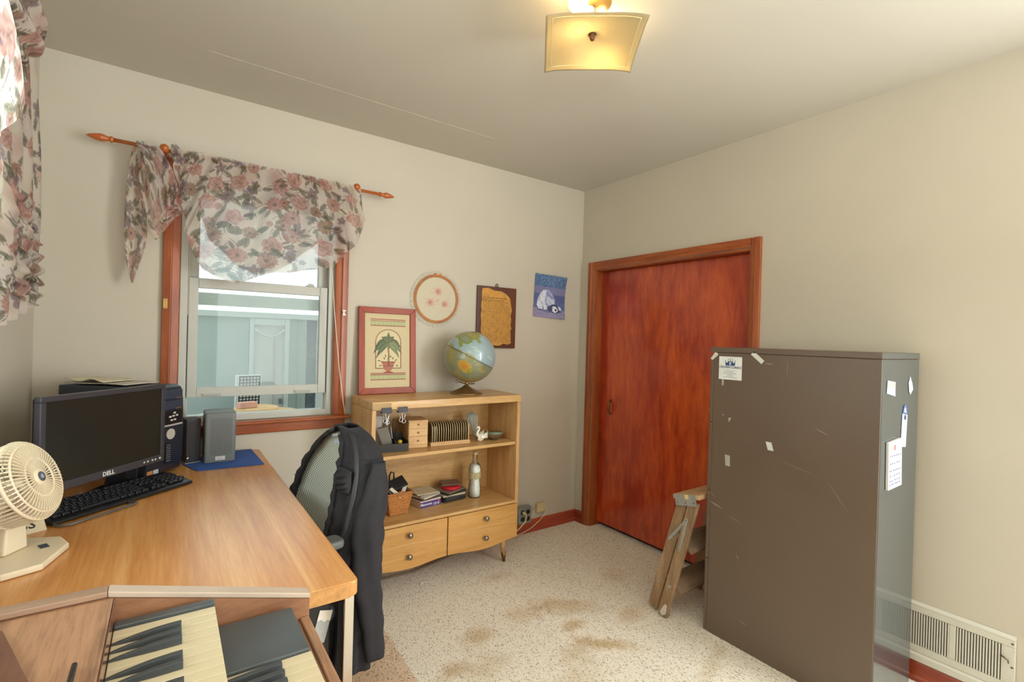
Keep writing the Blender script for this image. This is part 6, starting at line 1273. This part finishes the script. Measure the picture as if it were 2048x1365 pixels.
note('tape_scrap', [(-1.540,1.296), (-1.556,1.308), (-1.600,1.270), (-1.588,1.256)], 'x', tpw, 'pale slanted tape scrap to the upper right of the crown card', 'tape', grp='tape scraps on the cabinet side')
note('tape_scrap', [(-1.408,1.176), (-1.419,1.176), (-1.418,1.150), (-1.409,1.148)], 'x', tp, 'narrow tape scrap just below the crown card', 'tape', grp='tape scraps on the cabinet side')
note('tape_scrap', [(-1.444,1.005), (-1.460,1.008), (-1.449,.985)], 'x', tp, 'small torn tape corner under the crown card in the upper left', 'tape', grp='tape scraps on the cabinet side')
note('tape_scrap', [(-1.616,.930), (-1.640,.930), (-1.650,.896), (-1.626,.896)], 'x', tpw, 'square slanted tape scrap near the middle of the cabinet side', 'tape', grp='tape scraps on the cabinet side')
note('tape_scrap', [(-1.434,.838), (-1.458,.836), (-1.460,.788), (-1.438,.788)], 'x', tp, 'upright tape scrap at the left of the cabinet side, lowest of them', 'tape', grp='tape scraps on the cabinet side')
note('paint_dot', [(-1.417,1.013), (-1.421,1.013), (-1.421,1.017), (-1.417,1.017)], 'x', tpw, 'tiny white dot at the left of the brown cabinet side', 'dot')
by_ = CY0-.001
l1 = thing('sticker_label', 'faded label with a pinkish top half on the narrow cabinet back', 'label', (-.345, by_, 1.19))
MB().prism([(-.386,1.222), (-.308,1.214), (-.306,1.161), (-.391,1.175)], by_-.0016, by_-.0006, 'y').build('backing', M('label_pale', (176, 180, 182), .6), l1); MB().prism([(-.378,1.218), (-.318,1.212), (-.317,1.192), (-.378,1.197)], by_-.0022, by_-.0017, 'y').build('pink_panel', M('label_pink', (202, 166, 150), .6), l1)
mb = MB()
for i in range(3): mb.box(-.375, -.325, by_-.0022, by_-.0017, 1.184-i*.006, 1.186-i*.006)
mb.build('print_lines', gry, l1, kind='stuff')
hx = note('arrow_tag', [(-.168,1.208), (-.153,1.232), (-.128,1.205), (-.117,1.180), (-.146,1.160), (-.160,1.172)], 'y', M('tag_white', (196, 204, 204), .5), 'small white pointed tag near the far top edge of the cabinet back', 'tag')
bkm = thing('bookmark_magnet', 'tall white bookmark magnet with a blue looped top on the cabinet back', 'magnet', (-.20, by_, 1.03))
MB().prism([(-.226,1.092), (-.172,1.084), (-.181,.961), (-.235,.967)], by_-.0018, by_-.0006, 'y').build('card', M('tag_white', (196,204,204)), bkm)
mb = MB(); mb.prism([(-.222,1.094), (-.210,1.120), (-.196,1.126), (-.184,1.112), (-.174,1.086)], by_-.0016, by_-.0006, 'y'); mb.build('loop_top', M('tag_blue', (84, 112, 172), .5), bkm); MB().prism([(-.208,1.096), (-.204,1.112), (-.194,1.113), (-.188,1.094)], by_-.0021, by_-.0017, 'y').build('loop_hole', M('tag_white', (196,204,204)), bkm)
MB().lathe([(.010, 0), (.010, .0008)], 14, frame((-.198, by_-.0019, 1.076), (1,0,0), (0,0,1), (0,-1,0))).build('seal', navy, bkm)
mb = MB()
for i in range(9): mb.box(-.222-i*.0006, -.186-i*.0006, by_-.0023, by_-.0019, 1.050-i*.0095, 1.0515-i*.0095)
mb.build('print_lines', gry, bkm, kind='stuff')
pd = thing('note_pad', 'cream magnetic note pad with handwriting hanging on the cabinet back', 'note pad', (-.31, by_, .91))
MB().prism([(-.381,.998), (-.251,1.004), (-.238,.826), (-.374,.824)], by_-.0095, by_-.0006, 'y').build('pad', M('pad_cream', (214, 208, 200), .6), pd, bevel=.001)
MB().box(-.330, -.312, by_-.0104, by_-.0097, .965, .985).build('pad_emblem', M('emblem_red', (196, 120, 116), .6), pd)
mb = MB(); rgp = np.random.default_rng(8)
for i, z in enumerate((.945, .918, .892, .874, .856, .842)):
    x = -.366
    while x < -.262:
        L_ = rgp.uniform(.006, .016); mb.tube([(x+L_*t, by_-.0098, z+.004*math.sin(t*9+i)+rgp.uniform(-.001, .001)) for t in np.linspace(0, 1, 6)], .0009, 4); x += L_+rgp.uniform(.004, .016)
mb.build('handwriting', M('ink_blue', (112, 122, 168), .6), pd, kind='stuff')

# ---------------------------------------------------------------- ceiling light
cl = thing('ceiling_light', 'glass square ceiling light with two lit bulbs and a brown finial', 'ceiling light', (-1.413, -1.524, H-.001))
lc = Vector((-1.413, -1.524, 0)); q1 = Vector((.2373, -.1865, 0)).normalized(); q2 = Vector((.177, .234, 0)).normalized(); q2 = (q2-q1*q2.dot(q1)).normalized()
def shade_mat():
    m, nt, b = _base('frosted_amber_glass'); out = nt.nodes['Material Output']; n1 = _noise(nt, 9, 3, _obj(nt))
    tl = _n(nt, 'ShaderNodeBsdfTranslucent'); nt.links.new(_ramp(nt, n1.outputs[0], [(.3, L4((250, 238, 204))), (.7, L4((254, 246, 222)))]), tl.inputs[0])
    tp = _n(nt, 'ShaderNodeBsdfTransparent'); tp.inputs[0].default_value = L4((255, 226, 150)); gl_ = _n(nt, 'ShaderNodeBsdfGlossy'); gl_.inputs['Roughness'].default_value = .12
    df = _n(nt, 'ShaderNodeBsdfDiffuse'); df.inputs[0].default_value = L4((226, 204, 156))
    a = _n(nt, 'ShaderNodeMixShader'); a.inputs[0].default_value = .30; nt.links.new(tl.outputs[0], a.inputs[1]); nt.links.new(df.outputs[0], a.inputs[2])
    b2 = _n(nt, 'ShaderNodeMixShader'); b2.inputs[0].default_value = .10; nt.links.new(a.outputs[0], b2.inputs[1]); nt.links.new(tp.outputs[0], b2.inputs[2])
    fr = _n(nt, 'ShaderNodeFresnel'); fr.inputs[0].default_value = 1.45; c_ = _n(nt, 'ShaderNodeMixShader'); nt.links.new(fr.outputs[0], c_.inputs[0]); nt.links.new(b2.outputs[0], c_.inputs[1]); nt.links.new(gl_.outputs[0], c_.inputs[2]); nt.links.new(c_.outputs[0], out.inputs[0]); return m
shz = lambda a, b: 2.321-.036*((abs(a)**5+abs(b)**5)**.2/1.06)**1.7
n = 41; P = np.zeros((n, n, 3))
for i in range(n):
    for j in range(n):
        a, b = i/(n-1)*2-1, j/(n-1)*2-1; P[i, j] = lc+q1*a*.150+q2*b*.150+Vector((0, 0, shz(a, b)))
mb = MB(); mb.grid(P); sh = mb.build('glass_shade', shade_mat(), cl, smooth=True, solid=.004, recalc=False)
mb = MB()
for b_ in (-.13, .13): 
    mb.tube([lc+q1*a*.150+q2*b_+Vector((0, 0, shz(a, b_/.15)-.0026)) for a in np.linspace(-.87, .87, 12)], .0012, 5); mb.tube([lc+q2*a*.150+q1*b_+Vector((0, 0, shz(a, b_/.15)-.0026)) for a in np.linspace(-.87, .87, 12)], .0012, 5)
mb.build('etched_border', M('etched_line', (232, 208, 150), .4), sh, smooth=True, kind='stuff')
bronze = M('lamp_bronze', (96, 66, 36), .4, metal=.6)
mb = MB(); mb.lathe([(.0, -.020), (.006, -.018), (.009, -.010), (.0075, -.004), (.013, .0), (.0, .001)], 16, Matrix.Translation((lc.x, lc.y, 2.3185))); mb.build('finial', bronze, cl, smooth=True)
mb = MB(); mb.tube([(lc.x, lc.y, 2.326), (lc.x, lc.y, 2.41)], .005, 10); mb.lathe([(.018, 0), (.012, .012), (.007, .026), (.006, .030)], 18, Matrix.Translation((lc.x, lc.y, 2.3255))); mb.build('stem', M('lamp_silver', (176, 160, 140), .3, metal=.8), cl, smooth=True)
mb = MB(); mb.lathe([(.055, -.0), (.060, .008), (.058, .028), (.0, .0285)], 32, Matrix.Translation((lc.x, lc.y, 2.4105))); mb.build('canopy', M('lamp_gold', (190, 150, 84), .35, metal=.5), cl, smooth=True)
m_bulb = emit('lit_bulb', (255, 228, 170), 40.)
for k, d in enumerate((Vector((-.083, -.010, 0)), Vector((.132, .070, 0)))):
    p = lc+d*.62+Vector((0,0,2.381)); dd = d.normalized()
    mb = MB(); mb.tube([lc+Vector((0,0,2.392))+dd*.008, lc+d*(.30 if k == 0 else .66)+Vector((0,0,2.386))], .013, 12); mb.build('socket', M('socket_white', (222, 214, 196), .5), cl, smooth=True)
    bm_ = frame(tuple(lc+d*(.30 if k == 0 else .66)+Vector((0,0,2.385))), (0,0,1), dd.cross(Vector((0,0,1))), dd)
    mb = MB(); mb.lathe([(.012, .0), (.013, .012), (.022, .028), (.029, .045), (.028, .060), (.018, .072), (.0, .076)], 24, bm_); mb.build('bulb', m_bulb, cl, smooth=True)
